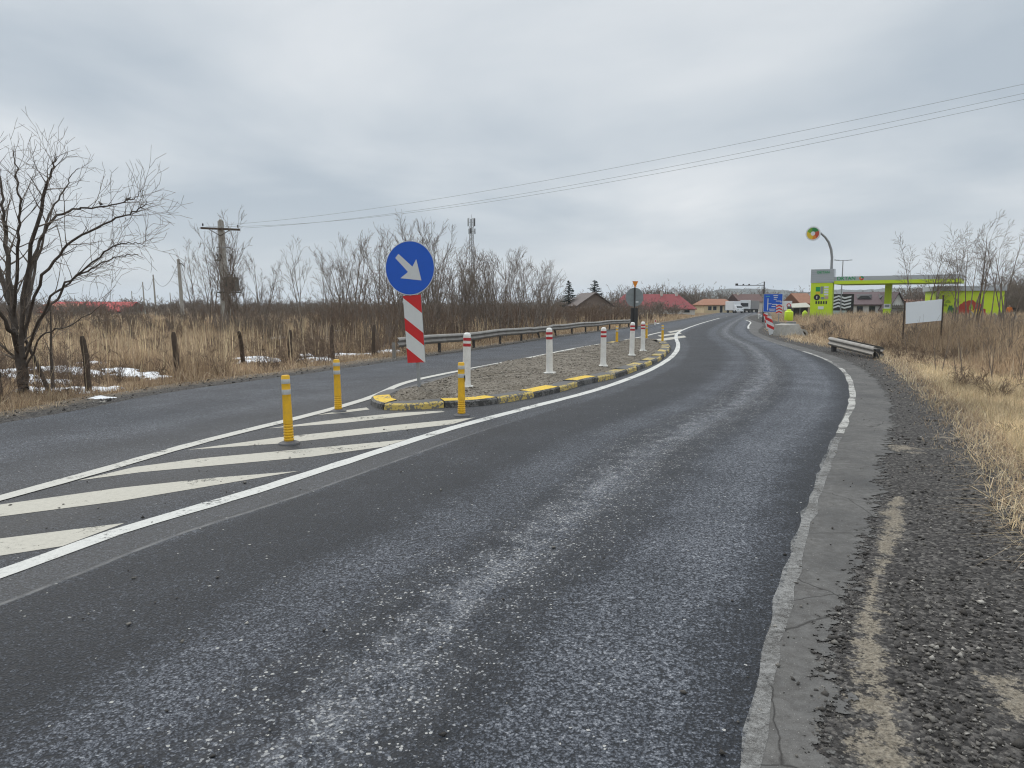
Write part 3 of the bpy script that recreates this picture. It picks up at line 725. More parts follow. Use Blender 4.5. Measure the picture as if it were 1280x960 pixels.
# ---- keep-right sign with striped panel
def clip_band(poly, f, lo, hi):
    def half(P, g):
        out = []
        for i in range(len(P)):
            a, b = P[i], P[(i+1) % len(P)]; ga, gb = g(a), g(b)
            if ga >= 0: out.append(a)
            if (ga >= 0) != (gb >= 0): t = ga / (ga - gb); out.append((a[0]+t*(b[0]-a[0]), a[1]+t*(b[1]-a[1])))
        return out
    P = half(poly, lambda p: f(p) - lo)
    return half(P, lambda p: hi - f(p)) if P else []
def striped(mb, w, z0, z1, slope, edges, y, mis=(0, 1), th=0.02, x0=None):
    """panel front at y (facing -y) with diagonal bands; edges: increasing f values; alternating materials"""
    xa, xb = (-w/2, w/2) if x0 is None else (x0, x0 + w)
    mb.box(((xa+xb)/2, y + th/2 + 0.002, (z0+z1)/2), (w, th, z1-z0), 2)
    rect = [(xa, z0), (xb, z0), (xb, z1), (xa, z1)]
    for i in range(len(edges) - 1):
        P = clip_band(rect, lambda p: p[1] + slope*p[0], edges[i], edges[i+1])
        if len(P) >= 3: mb.add([(p[0], y, p[1]) for p in P], [tuple(range(len(P)))], mis[i % 2])
p = at(523, 492, 0.09); p.z = bed_z(p.x, p.y) - 0.03
sg = empty('road_sign', p, 'round blue sign with white diagonal arrow above red and white striped panel', 'road sign')
sg.rotation_euler = (0, R(-3.4), R(-17))
mb = MB(); mb.tube((0, 0.045, 0), (0, 0.045, 2.42), 0.03, n=14); mb.build('post', M_GALV, sg, smooth=True)
mb = MB(); n = 56; rad = 0.462
ring_ = lambda r, y, n=n: [(r*math.cos(2*math.pi*i/n), y, 2.08 + r*math.sin(2*math.pi*i/n)) for i in range(n)]
mb.prism(ring_(rad, -0.012), (0, 0.018, 0), 2)
mb.add(ring_(rad, -0.0145), [tuple(range(n))], 1); mb.add(ring_(rad - 0.012, -0.0165), [tuple(range(n))], 0)
ar = [(-0.215,0.30),(0.02,0.065),(0.095,0.215),(0.215,-0.205),(-0.20,-0.10),(-0.065,-0.015),(-0.295,0.215)]
ar = [(-0.255+0.0,0.19),(-0.19,0.255),(0.055,0.02),(0.135,0.14),(0.205,-0.225),(-0.185,-0.16),(-0.035,-0.065)]
mb.add([(x, -0.019, 2.08 + z) for x, z in ar], [tuple(range(7))], 1)
mb.box((0, 0.026, 2.25), (0.5, 0.03, 0.04), 2); mb.box((0, 0.026, 1.92), (0.5, 0.03, 0.04), 2)
mb.build('disc', [M_BLUE, M_WSH, M_SBACK], sg)
mb = MB(); striped(mb, 0.335, 0.455, 1.615, 0.83, [-9, .58, .88, 1.10, 1.44, 9], -0.004, (0, 1))
mb.build('striped_panel', [M_RSH, M_WSH, M_SBACK], sg, bevel=0.004)

# ---- flexible yellow posts
def yellow_post(px, py, h, label, torn=False, lean=(0, 0), rz=0):
    p = at(px, py, 0.0)
    o = empty('bollard', p, label, 'bollard', 'yellow flexible posts around the traffic island', rz)
    o.rotation_euler = (R(lean[0]), R(lean[1]), rz)
    mb = MB(); pr = [(0.058, 0.02)]; ms = []
    for i in range(7):                      # ribbed flexible foot
        z = 0.02 + i * 0.032; pr += [(0.060 - i*0.0008, z + 0.012), (0.052 - i*0.0006, z + 0.018), (0.052 - i*0.0006, z + 0.026), (0.059 - i*0.0008, z + 0.032)]
    ms = [0] * (len(pr) - 1)
    a = [(0.049, h - 0.30), (0.0495, h-0.225), (0.0505, h-0.223), (0.0505, h-0.165), (0.0495, h-0.163), (0.049, h-0.10), (0.0500, h-0.098), (0.0500, h-0.045), (0.0485, h-0.043), (0.047, h - 0.012), (0.040, h), (0.0, h + 0.001)]
    mm = [0, 0, 0, 1, 0, 0, 0, 1, 0, 0, 0, 0]
    mb.lathe(pr + a, 24, ms + mm); mb.build('post', [M_YEL, M_SILV], o, smooth=True)
    mb = MB(); mb.lathe([(0.125, 0), (0.12, 0.018), (0.085, 0.034), (0.062, 0.04)], 20); mb.build('foot', M_RUB, o, smooth=True)
    if torn:
        mb = MB()
        for i in range(9):
            a_ = -2.4 + i * 0.2; z = h - 0.21 - 0.008 * i; mb.box((0.054*math.cos(a_), 0.054*math.sin(a_), z), (0.02, 0.006, 0.035 + 0.02 * (i % 3)), rz=a_ + 1.57)
        mb.build('torn_tape', M_DKST, o)
    return o
yellow_post(361.5, 555, 0.81, 'yellow flexible post nearest the camera on the hatched road paint', rz=0.3, lean=(0, -1.2))
yellow_post(423, 514.5, 0.80, 'yellow flexible post on the hatching beside the far solid line', rz=1.0, lean=(0, -1.0))
yellow_post(577, 520, 0.79, 'yellow post with torn dark tape in front of the island kerb', torn=True, rz=2.0)
yellow_post(771, 431.5, 0.78, 'yellow post on the far side of the island, left of the round sign back', rz=.5)
yellow_post(808, 426, 0.80, 'yellow post right behind the far end of the white posts', rz=1.5)
yellow_post(828, 429.5, 0.80, 'rightmost yellow post at the far tip of the island kerb', rz=2.5)

# ---- white posts with red bands on the island
def white_post(px, py, h, label):
    p = at(px, py, 0.09); p.z = bed_z(p.x, p.y) - 0.015
    o = empty('bollard', p, label, 'bollard', 'white posts with red bands on the gravel island', rz=R(-20) + 0.2 * (px % 3)); o.rotation_euler = (R((px*7 % 5) - 2)*.5, R((px*3 % 5) - 2)*.6, o.rotation_euler[2])
    mb = MB(); t = h
    pr = [(0.090, 0.02), (0.080, 0.05), (0.073, 0.10), (0.070, 0.2), (0.067, t-0.245), (0.069, t-0.243), (0.069, t-0.19), (0.067, t-0.188), (0.067, t-0.145), (0.069, t-0.143), (0.069, t-0.09), (0.067, t-0.088), (0.066, t-0.06), (0.058, t-0.026), (0.038, t-0.005), (0.0, t)]
    ms = [0]*len(pr); ms[5] = 1; ms[9] = 1
    mb.lathe(pr, 28, ms[:len(pr)-1]); mb.build('post', [M_WPL, M_REDT], o, smooth=True)
    mb = MB(); mb.box((0, 0, 0.018), (0.21, 0.21, 0.036)); mb.build('foot', M_WPL, o, bevel=0.008)
white_post(583, 491, 0.97, 'white post with red bands nearest the striped sign, behind the torn yellow post')
white_post(687, 473, 0.97, 'white post with red bands standing second along the gravel island')
white_post(754, 460.5, 0.96, 'white post with red bands third along the gravel island')
white_post(789.5, 449, 0.97, 'white post with red bands in front of the dark striped panel backs')
white_post(803.5, 441.5, 0.96, 'white post with red bands farthest along the gravel island')

# ---- the sign's twin at the far end, seen from behind
p = at(792.5, 427, 0.07); p.z = 0.05; D = p.y; u = D / FPX
s2 = empty('road_sign', p, 'grey back of a round sign with a small orange triangle on top', 'road sign', rz=R(10))
zz = lambda py: (aty(792, py, D).z - p.z)
mb = MB(); mb.tube((0, 0, 0), (0, 0, zz(352)), 0.03, n=10); mb.build('post', M_DKST, s2, smooth=True)
mb = MB(); r_ = 11.6 * u; zc_ = zz(371.5)
mb.prism([(r_*math.cos(2*math.pi*i/40), 0.035, zc_ + r_*math.sin(2*math.pi*i/40)) for i in range(40)], (0, 0.02, 0), 0)
mb.box((0, 0.03, zc_ + .1), (0.5, 0.02, 0.03)); mb.box((0, 0.03, zc_ - .1), (0.5, 0.02, 0.03)); mb.box((0.12, 0.031, zc_ - .2), (0.12, 0.008, 0.07), 1)
mb.build('disc', [M_SBACK, M_WSH], s2)
for dx in (-0.085, 0.095):
    mb = MB(); mb.box((dx, 0.05, (zz(385) + zz(412)) / 2), (0.145, 0.025, zz(385) - zz(412))); mb.build('panel_back', M_DKST, s2, bevel=0.004)
mb = MB(); w_ = 3.8 * u; zt, zb_ = zz(351.5), zz(359.5)
mb.prism([(-w_, -0.03, zt), (w_, -0.03, zt), (0.01, -0.03, zb_), (-0.01, -0.03, zb_)], (0, 0.015, 0))
mb.build('triangle', M_ORG, s2)

# ---- guard rails
def polyline_off(poly, off, a, b, step):
    """points along poly offset to the right by off, between arc points nearest a and b"""
    i0, i1 = [int(((poly - np.array(q))**2).sum(1).argmin()) for q in (a, b)]
    seg = poly[i0:i1+1]; t = np.gradient(seg, axis=0); t /= np.linalg.norm(t, axis=1)[:, None]
    q = seg + np.column_stack([t[:,1], -t[:,0]]) * off
    d = np.r_[0, np.cumsum(np.linalg.norm(np.diff(q, axis=0), axis=1))]; n = max(2, int(d[-1] / step) + 1); s = np.linspace(0, d[-1], n)
    return np.column_stack([np.interp(s, d, q[:,0]), np.interp(s, d, q[:,1])])
WB = [(0.0,0.0),(0.03,0.012),(0.075,0.055),(0.08,0.085),(0.035,0.125),(0.02,0.155),(0.035,0.185),(0.08,0.225),(0.075,0.255),(0.03,0.298),(0.0,0.31)]
def wbeam(mb, pts, tops, side=1.0, mi=0):
    """corrugated beam along pts; waves bulge to the right of the walk (side=1)"""
    pts = np.asarray(pts); t = np.gradient(pts, axis=0); t /= np.linalg.norm(t, axis=1)[:, None]; nr = np.column_stack([t[:,1], -t[:,0]]) * side
    vs, fs = [], []; m = len(WB)
    for back in (0, 1):
        for i in range(len(pts)):
            for (o_, z) in WB: o2 = o_ - 0.006*back; vs.append((pts[i][0] + nr[i][0]*o2, pts[i][1] + nr[i][1]*o2, tops[i] - 0.31 + z))
    N = len(pts) * m
    for i in range(len(pts) - 1):
        for j in range(m - 1):
            a = (i*m+j, i*m+j+1, (i+1)*m+j+1, (i+1)*m+j); fs += [a, tuple(N + q for q in a[::-1])]
    for i in range(len(pts) - 1):
        for j in (0, m-1): fs.append((i*m+j, (i+1)*m+j, N+(i+1)*m+j, N+i*m+j))
    for i in (0, len(pts)-1):
        for j in range(m-1): fs.append((i*m+j, i*m+j+1, N+i*m+j+1, N+i*m+j))
    mb.add(vs, fs, mi)
gp = polyline_off(LE, -0.62, at(488, 447)[:2], at(806, 409)[:2], 1.0)
rr = random.Random(4)
g0 = empty('guardrail', (gp[0][0], gp[0][1], 0), 'long weathered steel guardrail along the far lane, with a dented middle', 'guardrail')
L0 = gp - gp[0]
tops = [0.63 + 0.02*math.sin(i*0.9) - (0.07 if 13 < i < 17 else 0) - 0.05 * (i > len(gp) - 3) for i in range(len(gp))]
dent = np.array([[0.0, 0.0]] * len(gp)); dent[14] = (-.12, .05); dent[15] = (-.16, .07)
mb = MB(); wbeam(mb, L0 + dent, tops); mb.build('beam', M_RAIL, g0, smooth=True)
for i in range(0, len(gp), 3):
    l = (rr.uniform(-0.03, 0.03), rr.uniform(-0.03, 0.03)) if i not in (15, 18) else (-0.16, 0.05)
    x, y = L0[i][0] - 0.09, L0[i][1] + 0.03
    mb = MB(); mb.prism([(x-.05, y-.03, -.1), (x+.05, y-.03, -.1), (x+.05, y+.03, -.1), (x-.05, y+.03, -.1)], (l[0], l[1], 0.68 - (0.1 if i == 0 else 0.0)))
    mb.build('post', M_RAIL if i == 0 else M_DKST, g0)
a, b = at(1037, 439), at(1093, 449)
ga = np.array([(a.x + (b.x-a.x)*t, a.y + (b.y-a.y)*t) for t in np.linspace(0, 1, 6)])
g1 = empty('guardrail', (a.x, a.y, 0), 'short leftover piece of steel guardrail at the edge of the dry grass', 'guardrail')
La = ga - ga[0]; tps = [aty(1037, 421, a.y).z + (aty(1093, 433.5, b.y).z - aty(1037, 421, a.y).z)*t for t in np.linspace(0, 1, 6)]
mb = MB(); wbeam(mb, La, tps); mb.build('beam', M_RAIL, g1, smooth=True)
nrm = np.array([La[-1][1], -La[-1][0]]); nrm /= np.linalg.norm(nrm)
mb = MB(); wbeam(mb, La - nrm*0.20, tps, -1.0); mb.build('beam', M_RAIL, g1, smooth=True)
for i in (0, 5):
    x, y = La[i] - nrm*0.1; x += (0.12 if i == 0 else -0.1) * La[-1][0]/np.linalg.norm(La[-1]); y += (0.12 if i == 0 else -0.1) * La[-1][1]/np.linalg.norm(La[-1])
    mb = MB(); mb.box((x, y, (tps[i] - 0.05)/2 - .05), (0.14, 0.14, tps[i] + 0.0)); mb.build('post', M_DKST, g1)
gq = polyline_off(RE, 1.1, at(938, 402.5)[:2], (29.2, 92), 2.0)
g2 = empty('guardrail', (gq[0][0], gq[0][1], 0), 'low pale guardrail curving along the road left of the blue sign', 'guardrail')
mb = MB(); wbeam(mb, gq - gq[0], [0.62 + 0.01*math.sin(i*.8) for i in range(len(gq))], -1.0); mb.build('beam', M_GALV, g2, smooth=True)
for i in range(0, len(gq), 2):
    mb = MB(); x, y = gq[i] - gq[0]; mb.box((x + 0.08, y, 0.25), (0.1, 0.08, 0.62)); mb.build('post', M_GALV, g2)

# ---- electricity poles and wires
PY = 60.0
pb = Vector((xz(283, PY), PY, 0)); pb.z = gz(pb.x, pb.y) - 0.1
ep = empty('utility_pole', pb, 'tall concrete electricity pole with crossarm, transformer box and fuses', 'utility pole')
pu = PY / FPX; ztop = aty(280, 276.5, PY).z - pb.z
mb = MB(); q0, q1 = 0.30, 0.20
lean = -0.18
mb.add([(-q0,-q0*.8,0),(q0,-q0*.8,0),(q0,q0*.8,0),(-q0,q0*.8,0),(lean-q1,-q1*.8,ztop),(lean+q1,-q1*.8,ztop),(lean+q1,q1*.8,ztop),(lean-q1,q1*.8,ztop)],
       [(3,2,1,0),(4,5,6,7),(0,1,5,4),(1,2,6,5),(2,3,7,6),(3,0,4,7)])
mb.lathe([(0.17, 0), (0.16, 0.1), (0.0, 0.18)], 10, c=(lean, 0, ztop))
mb.tube((-0.42, -0.1, 0), (lean - 0.14, -0.15, ztop - 3.0), 0.05, n=8)
mb.build('pole', M_CONC, ep, bevel=0.02)
zl = lambda py: aty(280, py, PY).z - pb.z
arm_rot = R(-8)
mb = MB(); mb.box((lean + 0.05, -0.24, zl(286.5)), (3.2, 0.12, 0.16), M=Matrix.Rotation(R(2.5), 3, 'Y'))
mb.tube((lean - 0.9, -0.2, zl(287)), (lean, -0.2, zl(295)), 0.03, n=6); mb.tube((lean + 0.9, -0.2, zl(287)), (lean, -0.2, zl(295)), 0.03, n=6)
mb.build('crossarm', M_WOOD, ep)
for dx in (-1.45, 0.0, 1.45):
    mb = MB(); zt0 = zl(285) - dx*0.043 + (0.42 if dx == 0 else 0.06)
    mb.lathe([(0.02, 0), (0.07, 0.05), (0.05, 0.10), (0.07, 0.15), (0.04, 0.22), (0, 0.24)], 10, c=(lean + 0.05 + dx*.98, -0.24 if dx else 0, zt0))
    mb.build('insulator', M_DKST, ep, smooth=True)
mb = MB(); mb.box((lean*.8 + 0.2, -0.2, zl(309.5)), (1.1, 0.08, 0.09)); mb.build('bracket', M_GALV, ep)
for dx in (0.75, -0.1, -0.35):
    mb = MB(); mb.path([(lean*.6 + dx - .25, -0.25, zl(326)), (lean*.6 + dx, -0.3, zl(325)), (lean*.6 + dx + .08, -0.3, zl(322)), (lean*.6 + dx, -0.3, zl(318))], 0.06, 8); mb.build('fuse_holder', M_DKST, ep, smooth=True)
tx = 7.0 * pu
mb = MB(); mb.box((tx + .12, -0.25, zl(355.5)), (0.95, 0.8, 1.15))
for i in range(9): mb.box((tx - .28 + i*0.1, -0.68, zl(356)), (0.025, 0.08, 0.9))
for i in range(3): mb.lathe([(0.05, 0), (0.07, .06), (0.04, .12), (0.06, .18), (0.02, .3)], 8, c=(tx - .15 + i*.28, -0.25, zl(355.5) + .57))
tf = mb.build('transformer', paint('green grey transformer', (0.075, 0.083, 0.07), 0.6, 0.4), ep)
mb = MB(); mb.box((tx - .1, -0.25, zl(365.5)), (1.6, 0.9, 0.1)); mb.tube((-.25, -.25, zl(375)), (tx + .5, -.25, zl(366)), 0.04, n=6); mb.build('platform', M_DKST, ep)
P2 = Vector((21.5, 16.0, 0)); p2z = gz(P2.x, P2.y)
e2 = empty('utility_pole', (P2.x, P2.y, p2z - .1), 'plain concrete pole carrying the three wires on the right side', 'utility pole')
mb = MB(); mb.tube((0, 0, 0), (0, 0, 8.75), 0.2, 0.12, 12); mb.build('pole', M_CONC, e2, smooth=True)
mb = MB(); mb.tube((-1.05, -.74, 8.08), (1.05, .74, 8.88), .06, n=6); mb.build('crossarm', M_WOOD, e2)
def wire(a, b, sag, r, n=40):
    a, b = Vector(a), Vector(b)
    return [a.lerp(b, t) - Vector((0, 0, 4*sag*t*(1-t))) for t in [i/n for i in range(n+1)]]
zA = lambda px, py: aty(px, py, PY - .2)
WIRES = [(zA(281, 281), (21.5, 16, 8.62), 0.85, 'uppermost of the three wires, rising from the pole top over the road'),
         (zA(305, 285), (22.5, 16.7, 8.8), 1.0, 'middle wire of three from the right crossarm end over the road'),
         (zA(258, 283), (20.5, 15.3, 8.02), 1.3, 'lowest wire of three from the left crossarm end over the road')]
for A_, B_, sag, lab in WIRES:
    mb = MB(); mb.path(wire(A_, B_, sag, 0.01), [0.004 + 0.007 * (1 - i/40) for i in range(41)], 5)
    tag(mb.build('overhead_wire', M_SBACK), lab, 'wire', 'wires from the electricity pole across the road')

# the row of plain poles in the field on the left
prow = [(228, 325, 7.2, 'nearest pale concrete pole in the field row, left of the transformer pole'),
        (195, 344, 6.8, 'slim concrete pole second in the field row, behind the nearest one'),
        (181, 353, 6.6, 'thin grey pole between the red roof and the two taller field poles'),
        (214, 366, 5.2, 'short far pole seen between the two tallest field poles'),
        (165.5, 364, 6.4, 'far thin pole close to the red roofed building')]
tops_ = []
for px, pt, h, lab in prow:
    d = (h - CAM_H) * FPX / (HZ - pt); x = xz(px, d); z0 = gz(x, d) - .05
    tpx = x - 0.03 * h * (1 if px > 180 else 0)
    o = empty('utility_pole', (x, d, z0), lab, 'utility pole', 'plain poles in the field')
    mb = MB(); mb.tube((0, 0, 0), (tpx - x, 0, h - z0), 0.24 if px == 228 else 0.16, 0.17 if px == 228 else 0.11, 10); mb.build('pole', M_CONC, o, smooth=True)
    if px == 228:
        mb = MB(); mb.path([(tpx - x + .12, -.1, h - z0 - .5), (tpx - x + .5, -.2, h - z0 - .55), (tpx - x + .8, -.25, h - z0 - .9)], 0.06, 6); mb.build('bracket', M_DKST, o)
    tops_.append(Vector((tpx, d, h - 0.3)))
for (i, j), sg_, lab in (((0, 1), 2.2, 'slack wire between the two nearest poles of the field row'), ((1, 2), 1.8, 'slack wire between the second and third field poles'), ((2, 4), 1.2, 'slack wire running from the third field pole towards the red roof')):
    mb = MB(); mb.path(wire(tops_[i], tops_[j], sg_, 0), 0.022, 5); tag(mb.build('overhead_wire', M_DKST), lab, 'wire', 'wires along the field poles')

# ---- cell tower
TY_ = 220.0; tu = TY_ / FPX
ct = empty('cell_tower', (xz(590, TY_), TY_, 0), 'tall grey lattice phone mast rising behind the bare trees', 'cell tower')
ht = aty(590, 283, TY_).z; mb = MB()
ww = lambda z: 1.35 - 0.75 * z / ht
lg = [(math.cos(a), math.sin(a)) for a in (R(90), R(210), R(330))]
for cxx, cyy in lg: mb.tube((cxx*ww(0), cyy*ww(0), 0), (cxx*ww(ht), cyy*ww(ht), ht), 0.10, 0.08, 6)
nz = 16
for i in range(nz):
    za, zb = ht*i/nz, ht*(i+1)/nz
    for j in range(3):
        a_, b_ = lg[j], lg[(j+1) % 3]
        mb.tube((a_[0]*ww(za), a_[1]*ww(za), za), (b_[0]*ww(zb), b_[1]*ww(zb), zb), 0.05, n=4); mb.tube((b_[0]*ww(za), b_[1]*ww(za), za), (a_[0]*ww(zb), a_[1]*ww(zb), zb), 0.05, n=4)
        mb.tube((a_[0]*ww(za), a_[1]*ww(za), za), (b_[0]*ww(za), b_[1]*ww(za), za), 0.05, n=4)
mb.tube((0, 0, ht), (0, 0, aty(590, 268, TY_).z), 0.05, n=6)
mb.build('lattice', M_GALV, ct)
for i in range(9):
    a_ = R(20 + 40*i); zc_ = aty(590, 278 if i % 3 else 289, TY_).z; r_ = 1.05
    mb = MB(); mb.box((r_*math.cos(a_), r_*math.sin(a_), zc_), (0.22, 0.36, 2.3 if i % 3 else 1.6), rz=a_); mb.tube((0, 0, zc_), (r_*math.cos(a_), r_*math.sin(a_), zc_), 0.05, n=5)
    mb.build('antenna', M_LGREY if i % 2 else M_DKST, ct)
for dx in (-1.0, 0.75):
    mb = MB(); mb.tube((dx, -.9, aty(590, 310, TY_).z), (dx, -.6, aty(590, 310, TY_).z), 0.42, 0.36, 14); mb.tube((dx, -.6, aty(590, 310, TY_).z), (0, 0, aty(590, 310, TY_).z), 0.05, n=5); mb.build('dish', M_WHT, ct)

# ---- white board on two posts
BY = 29.4
bl_, br_ = Vector((xz(1132, BY), BY, 0)), Vector((xz(1178.5, BY + .3), BY + .3, 0))
bb = empty('billboard', bl_, 'blank white board between two dark posts in the dry grass', 'billboard')
def LB(px, py, Y): return aty(px, py, Y) - bl_
mb = MB(); c4 = [LB(1132.5, 404.8, BY), LB(1178, 400.6, BY+.3), LB(1178, 374, BY+.3), LB(1132.5, 378.3, BY)]
mb.prism(c4, (0, 0.03, 0)); mb.build('panel', paint('blank white board', (0.74, 0.79, 0.82), 0.4, 0.08, (0.45, 0.45, 0.45), 2), bb)
for px, pt, Y in ((1131.2, 376, BY), (1179.4, 369, BY+.3)):
    mb = MB(); q = LB(px, pt, Y); mb.tube((q.x, q.y, -0.5), (q.x, q.y, q.z), 0.035, n=8); mb.build('post', M_WOOD, bb, smooth=True)

# ---- fuel station
def frame(o, ang):
    return o
SD = 90.0; so = Vector((xz(1027, SD), SD, 0)); sa = math.atan2(-0.57, 0.82)      # local x runs along the canopy, local -y faces the road
fs = lambda z: z
py_ = empty('price_sign', so, 'lime and grey fuel price pylon carrying green lettering and a bent lamp pole', 'price sign', rz=sa)
mb = MB(); mb.box((0, 0, 2.25), (2.55, 0.9, 4.5), 0); mb.build('lower_panel', M_LIME, py_, bevel=0.05)
mb = MB(); mb.box((0.02, 0, 5.33), (2.66, 0.98, 1.66), 0)
for i in range(7): mb.box((0.02, -0.495, 4.62 + i*0.23), (2.66, 0.012, 0.02), 1)
mb.build('upper_panel', [M_LGREY, M_SBACK], py_)
TM = lambda x, y, z, s=1.0: Matrix.Translation((x, y, z)) @ Matrix.Rotation(math.pi/2, 4, 'X')
mb = MB(); text_mb(mb, 'OKTAN', 0.42, TM(0.12, -0.512, 5.75)); mb.build('lettering', M_GREEN, py_)
M_PNK = paint('pale pink panel', (0.5, 0.36, 0.3), .5)
for c_, s_, m_ in [((-0.42, -0.46, 3.72), (0.5, 0.04, 0.55), M_GREEN), ((0.05, -0.46, 3.6), (0.34, 0.04, 0.9), M_SBACK), ((-0.42, -0.46, 3.25), (0.5, 0.04, 0.28), M_YLW), ((0.15, -0.46, 2.62), (0.4, 0.04, 0.3), M_SBACK), ((0.62, -0.46, 2.68), (0.4, 0.04, 0.34), M_PNK), ((0.0, -0.46, 1.42), (0.66, 0.04, 0.36), M_WHT)] + [((0.55, -0.46, 3.95 - i*0.3), (0.5, 0.04, 0.2), M_WHT) for i in range(4)] + [((-0.55 + i*0.29, -0.46, 2.08), (0.17, 0.04, 0.34), M_BLK) for i in range(5)]:
    MB().box(c_, s_).build('price_panel', m_, py_)
mb = MB(); mb.tube((-0.5, -0.43, 2.72), (-0.5, -0.49, 2.72), 0.36, n=20); mb.box((-0.5, -0.50, 2.72), (0.09, 0.05, 0.34), 1); mb.build('price_panel', [M_BLK, M_WHT], py_)
# bent pole with the round emblem
lp = empty('emblem_lamp', so + Matrix.Rotation(sa, 3, 'Z') @ Vector((1.0, 0.1, 6.16)), 'bent grey pole with a round green, red and yellow swirl emblem', 'emblem sign', rz=sa)
q = [aty(px, py, SD + .2) for px, py in ((1040, 338), (1040, 322), (1039, 312), (1036, 303), (1031.5, 296.5), (1026, 291.5), (1021, 290.5))]
Mi = (Matrix.Translation(so + Matrix.Rotation(sa, 3, 'Z') @ Vector((1.0, 0.1, 6.16))) @ Matrix.Rotation(sa, 4, 'Z')).inverted()
ql = [Mi @ v for v in q]; ql[0] = Vector((ql[1].x, ql[1].y, 0.0))
mb = MB(); mb.path(ql, [0.16, 0.15, 0.15, 0.14, 0.13, 0.12, 0.1], 10); mb.build('pole', M_GALV, lp, smooth=True)
ec = Mi @ aty(1016.5, 292, SD - .1); er = 0.86
mb = MB(); n = 48; yy = ec.y
circ = lambda r, y: [(ec.x + r*math.cos(2*math.pi*i/n), y, ec.z + r*math.sin(2*math.pi*i/n)) for i in range(n)]
mb.prism(circ(er, yy - .12), (0, .24, 0), 0)
cols_ = []
for i in range(24):
    a0, a1 = 2*math.pi*i/24, 2*math.pi*(i+1)/24; deg = (math.degrees(a0) + 360) % 360
    mi = 1 if 25 <= deg < 100 else 5 if 100 <= deg < 165 else 2 if 165 <= deg < 260 else 4 if 260 <= deg < 310 else 3
    tw = 0.5
    f = lambda r, a: (ec.x + r*math.cos(a - tw*(r/er - .5)), yy - .125, ec.z + r*math.sin(a - tw*(r/er - .5)))
    rs_ = [0.26, 0.42, 0.58, 0.72]
    for r0, r1 in zip(rs_[:-1], rs_[1:]): mb.add([f(r0, a0), f(r1, a0), f(r1, a1), f(r0, a1)], [(0, 1, 2, 3)], mi)
mb.build('emblem', [M_WHT, paint('emblem green', (0.01, 0.22, 0.05), .4), M_YLW, paint('emblem red', (0.50, 0.06, 0.02), .4), M_ORG, paint('emblem light green', (0.16, 0.40, 0.02), .4)], lp)
# canopy
cn = empty('fuel_canopy', so + Matrix.Rotation(sa, 3, 'Z') @ Vector((1.36, 0, 0)), 'long grey and lime fuel canopy beside the price pylon on lime columns', 'canopy', rz=sa)
CL = 13.2
mb = MB(); mb.box((CL/2, 3.0, 4.94), (CL, 6.6, 0.52), 0); mb.build('fascia', M_LGREY, cn)
mb = MB(); mb.box((CL/2, 3.0, 4.50), (CL + 0.06, 6.66, 0.40), 0)
mb.build('lime_band', M_LIME, cn)
mb = MB(); text_mb(mb, 'OKTAN', 0.60, TM(1.35, -0.315, 4.96)); mb.build('lettering', M_GREEN, cn)
mb = MB(); n = 18
for i in range(18):
    a0, a1 = 2*math.pi*i/18, 2*math.pi*(i+1)/18; f = lambda r, a: (3.05 + r*math.cos(a), -0.312, 4.96 + r*math.sin(a))
    mb.add([f(.09, a0), f(.26, a0), f(.26, a1), f(.09, a1)], [(0, 1, 2, 3)], i // 6)
mb.build('emblem', [M_GREEN, M_ORG, M_RSH], cn)
for cx in (5.6,):
    mb = MB(); mb.box((cx, 3.0, 2.18), (0.72, 0.72, 4.36)); mb.build('column', M_LIME, cn, bevel=0.02)
pm = empty('fuel_pump', so + Matrix.Rotation(sa, 3, 'Z') @ Vector((1.36 + 5.75, 1.5, 0)), 'lime fuel pump with white display at the canopy column', 'fuel pump', rz=sa)
mb = MB(); mb.box((0, 0, 0.6), (0.85, 0.5, 1.2)); mb.box((0, 0, 1.28), (0.95, .56, .12)); mb.build('cabinet', M_LIME, pm, bevel=0.03)
mb = MB(); mb.box((0, 0, 1.62), (0.7, 0.44, 0.56)); mb.box((0, -.225, 1.65), (.5, .02, .3), 1); mb.build('display', [M_WHT, M_SBACK], pm)
mb = MB(); mb.path([(-.44, -.1, 1.2), (-.6, -.15, .9), (-.58, -.15, .4), (-.46, -.1, .35)], 0.035, 6); mb.box((-.46, -.1, 0.85), (.1, .2, .3)); mb.build('hose', M_BLK, pm)
tag(MB().add([(xz(1000, 98), 98, 0.0), (xz(1004, 84), 84, 0.0), (72, 66, 0.0), (86, 96, 0.0), (60, 112, 0.0)], [(0, 1, 2, 3, 4)]).build('forecourt', M_EDGE), kind='structure')
# mural wall / car wash box
MW = 86.0; mo = Vector((xz(1214, MW), MW, 0))
mw = empty('shop_building', mo, 'low lime shop wall with a painted red splash under a grey roof', 'shop', rz=R(-12))
mb = MB(); mb.box((0, 2.5, 1.72), (6.9, 5, 3.44)); mb.build('wall', M_LIME, mw)
mb = MB(); mb.box((-0.1, 2.4, 3.72), (7.3, 5.4, 0.55)); mb.build('roof', M_LGREY, mw)
def blob(cx, cz, rx, rz_, seed, n=26):
    r = random.Random(seed); return [(cx + rx*(0.85 + .3*r.random())*math.cos(2*math.pi*i/n), -0.008 - 0.002*seed, cz + rz_*(0.85 + .3*r.random())*math.sin(2*math.pi*i/n)) for i in range(n)]
mb = MB()
def half_blob(cx, rx, rz_, seed, mi, a0=0, a1=math.pi, n=22, cz=0.42):
    r = random.Random(seed); P_ = [(cx + rx*(0.9+.2*r.random())*math.cos(a0+(a1-a0)*i/n), -0.006 - 0.003*seed, cz + rz_*(0.88+.24*r.random())*math.sin(a0+(a1-a0)*i/n)) for i in range(n+1)]
    mb.add(P_, [tuple(range(len(P_)))], mi)
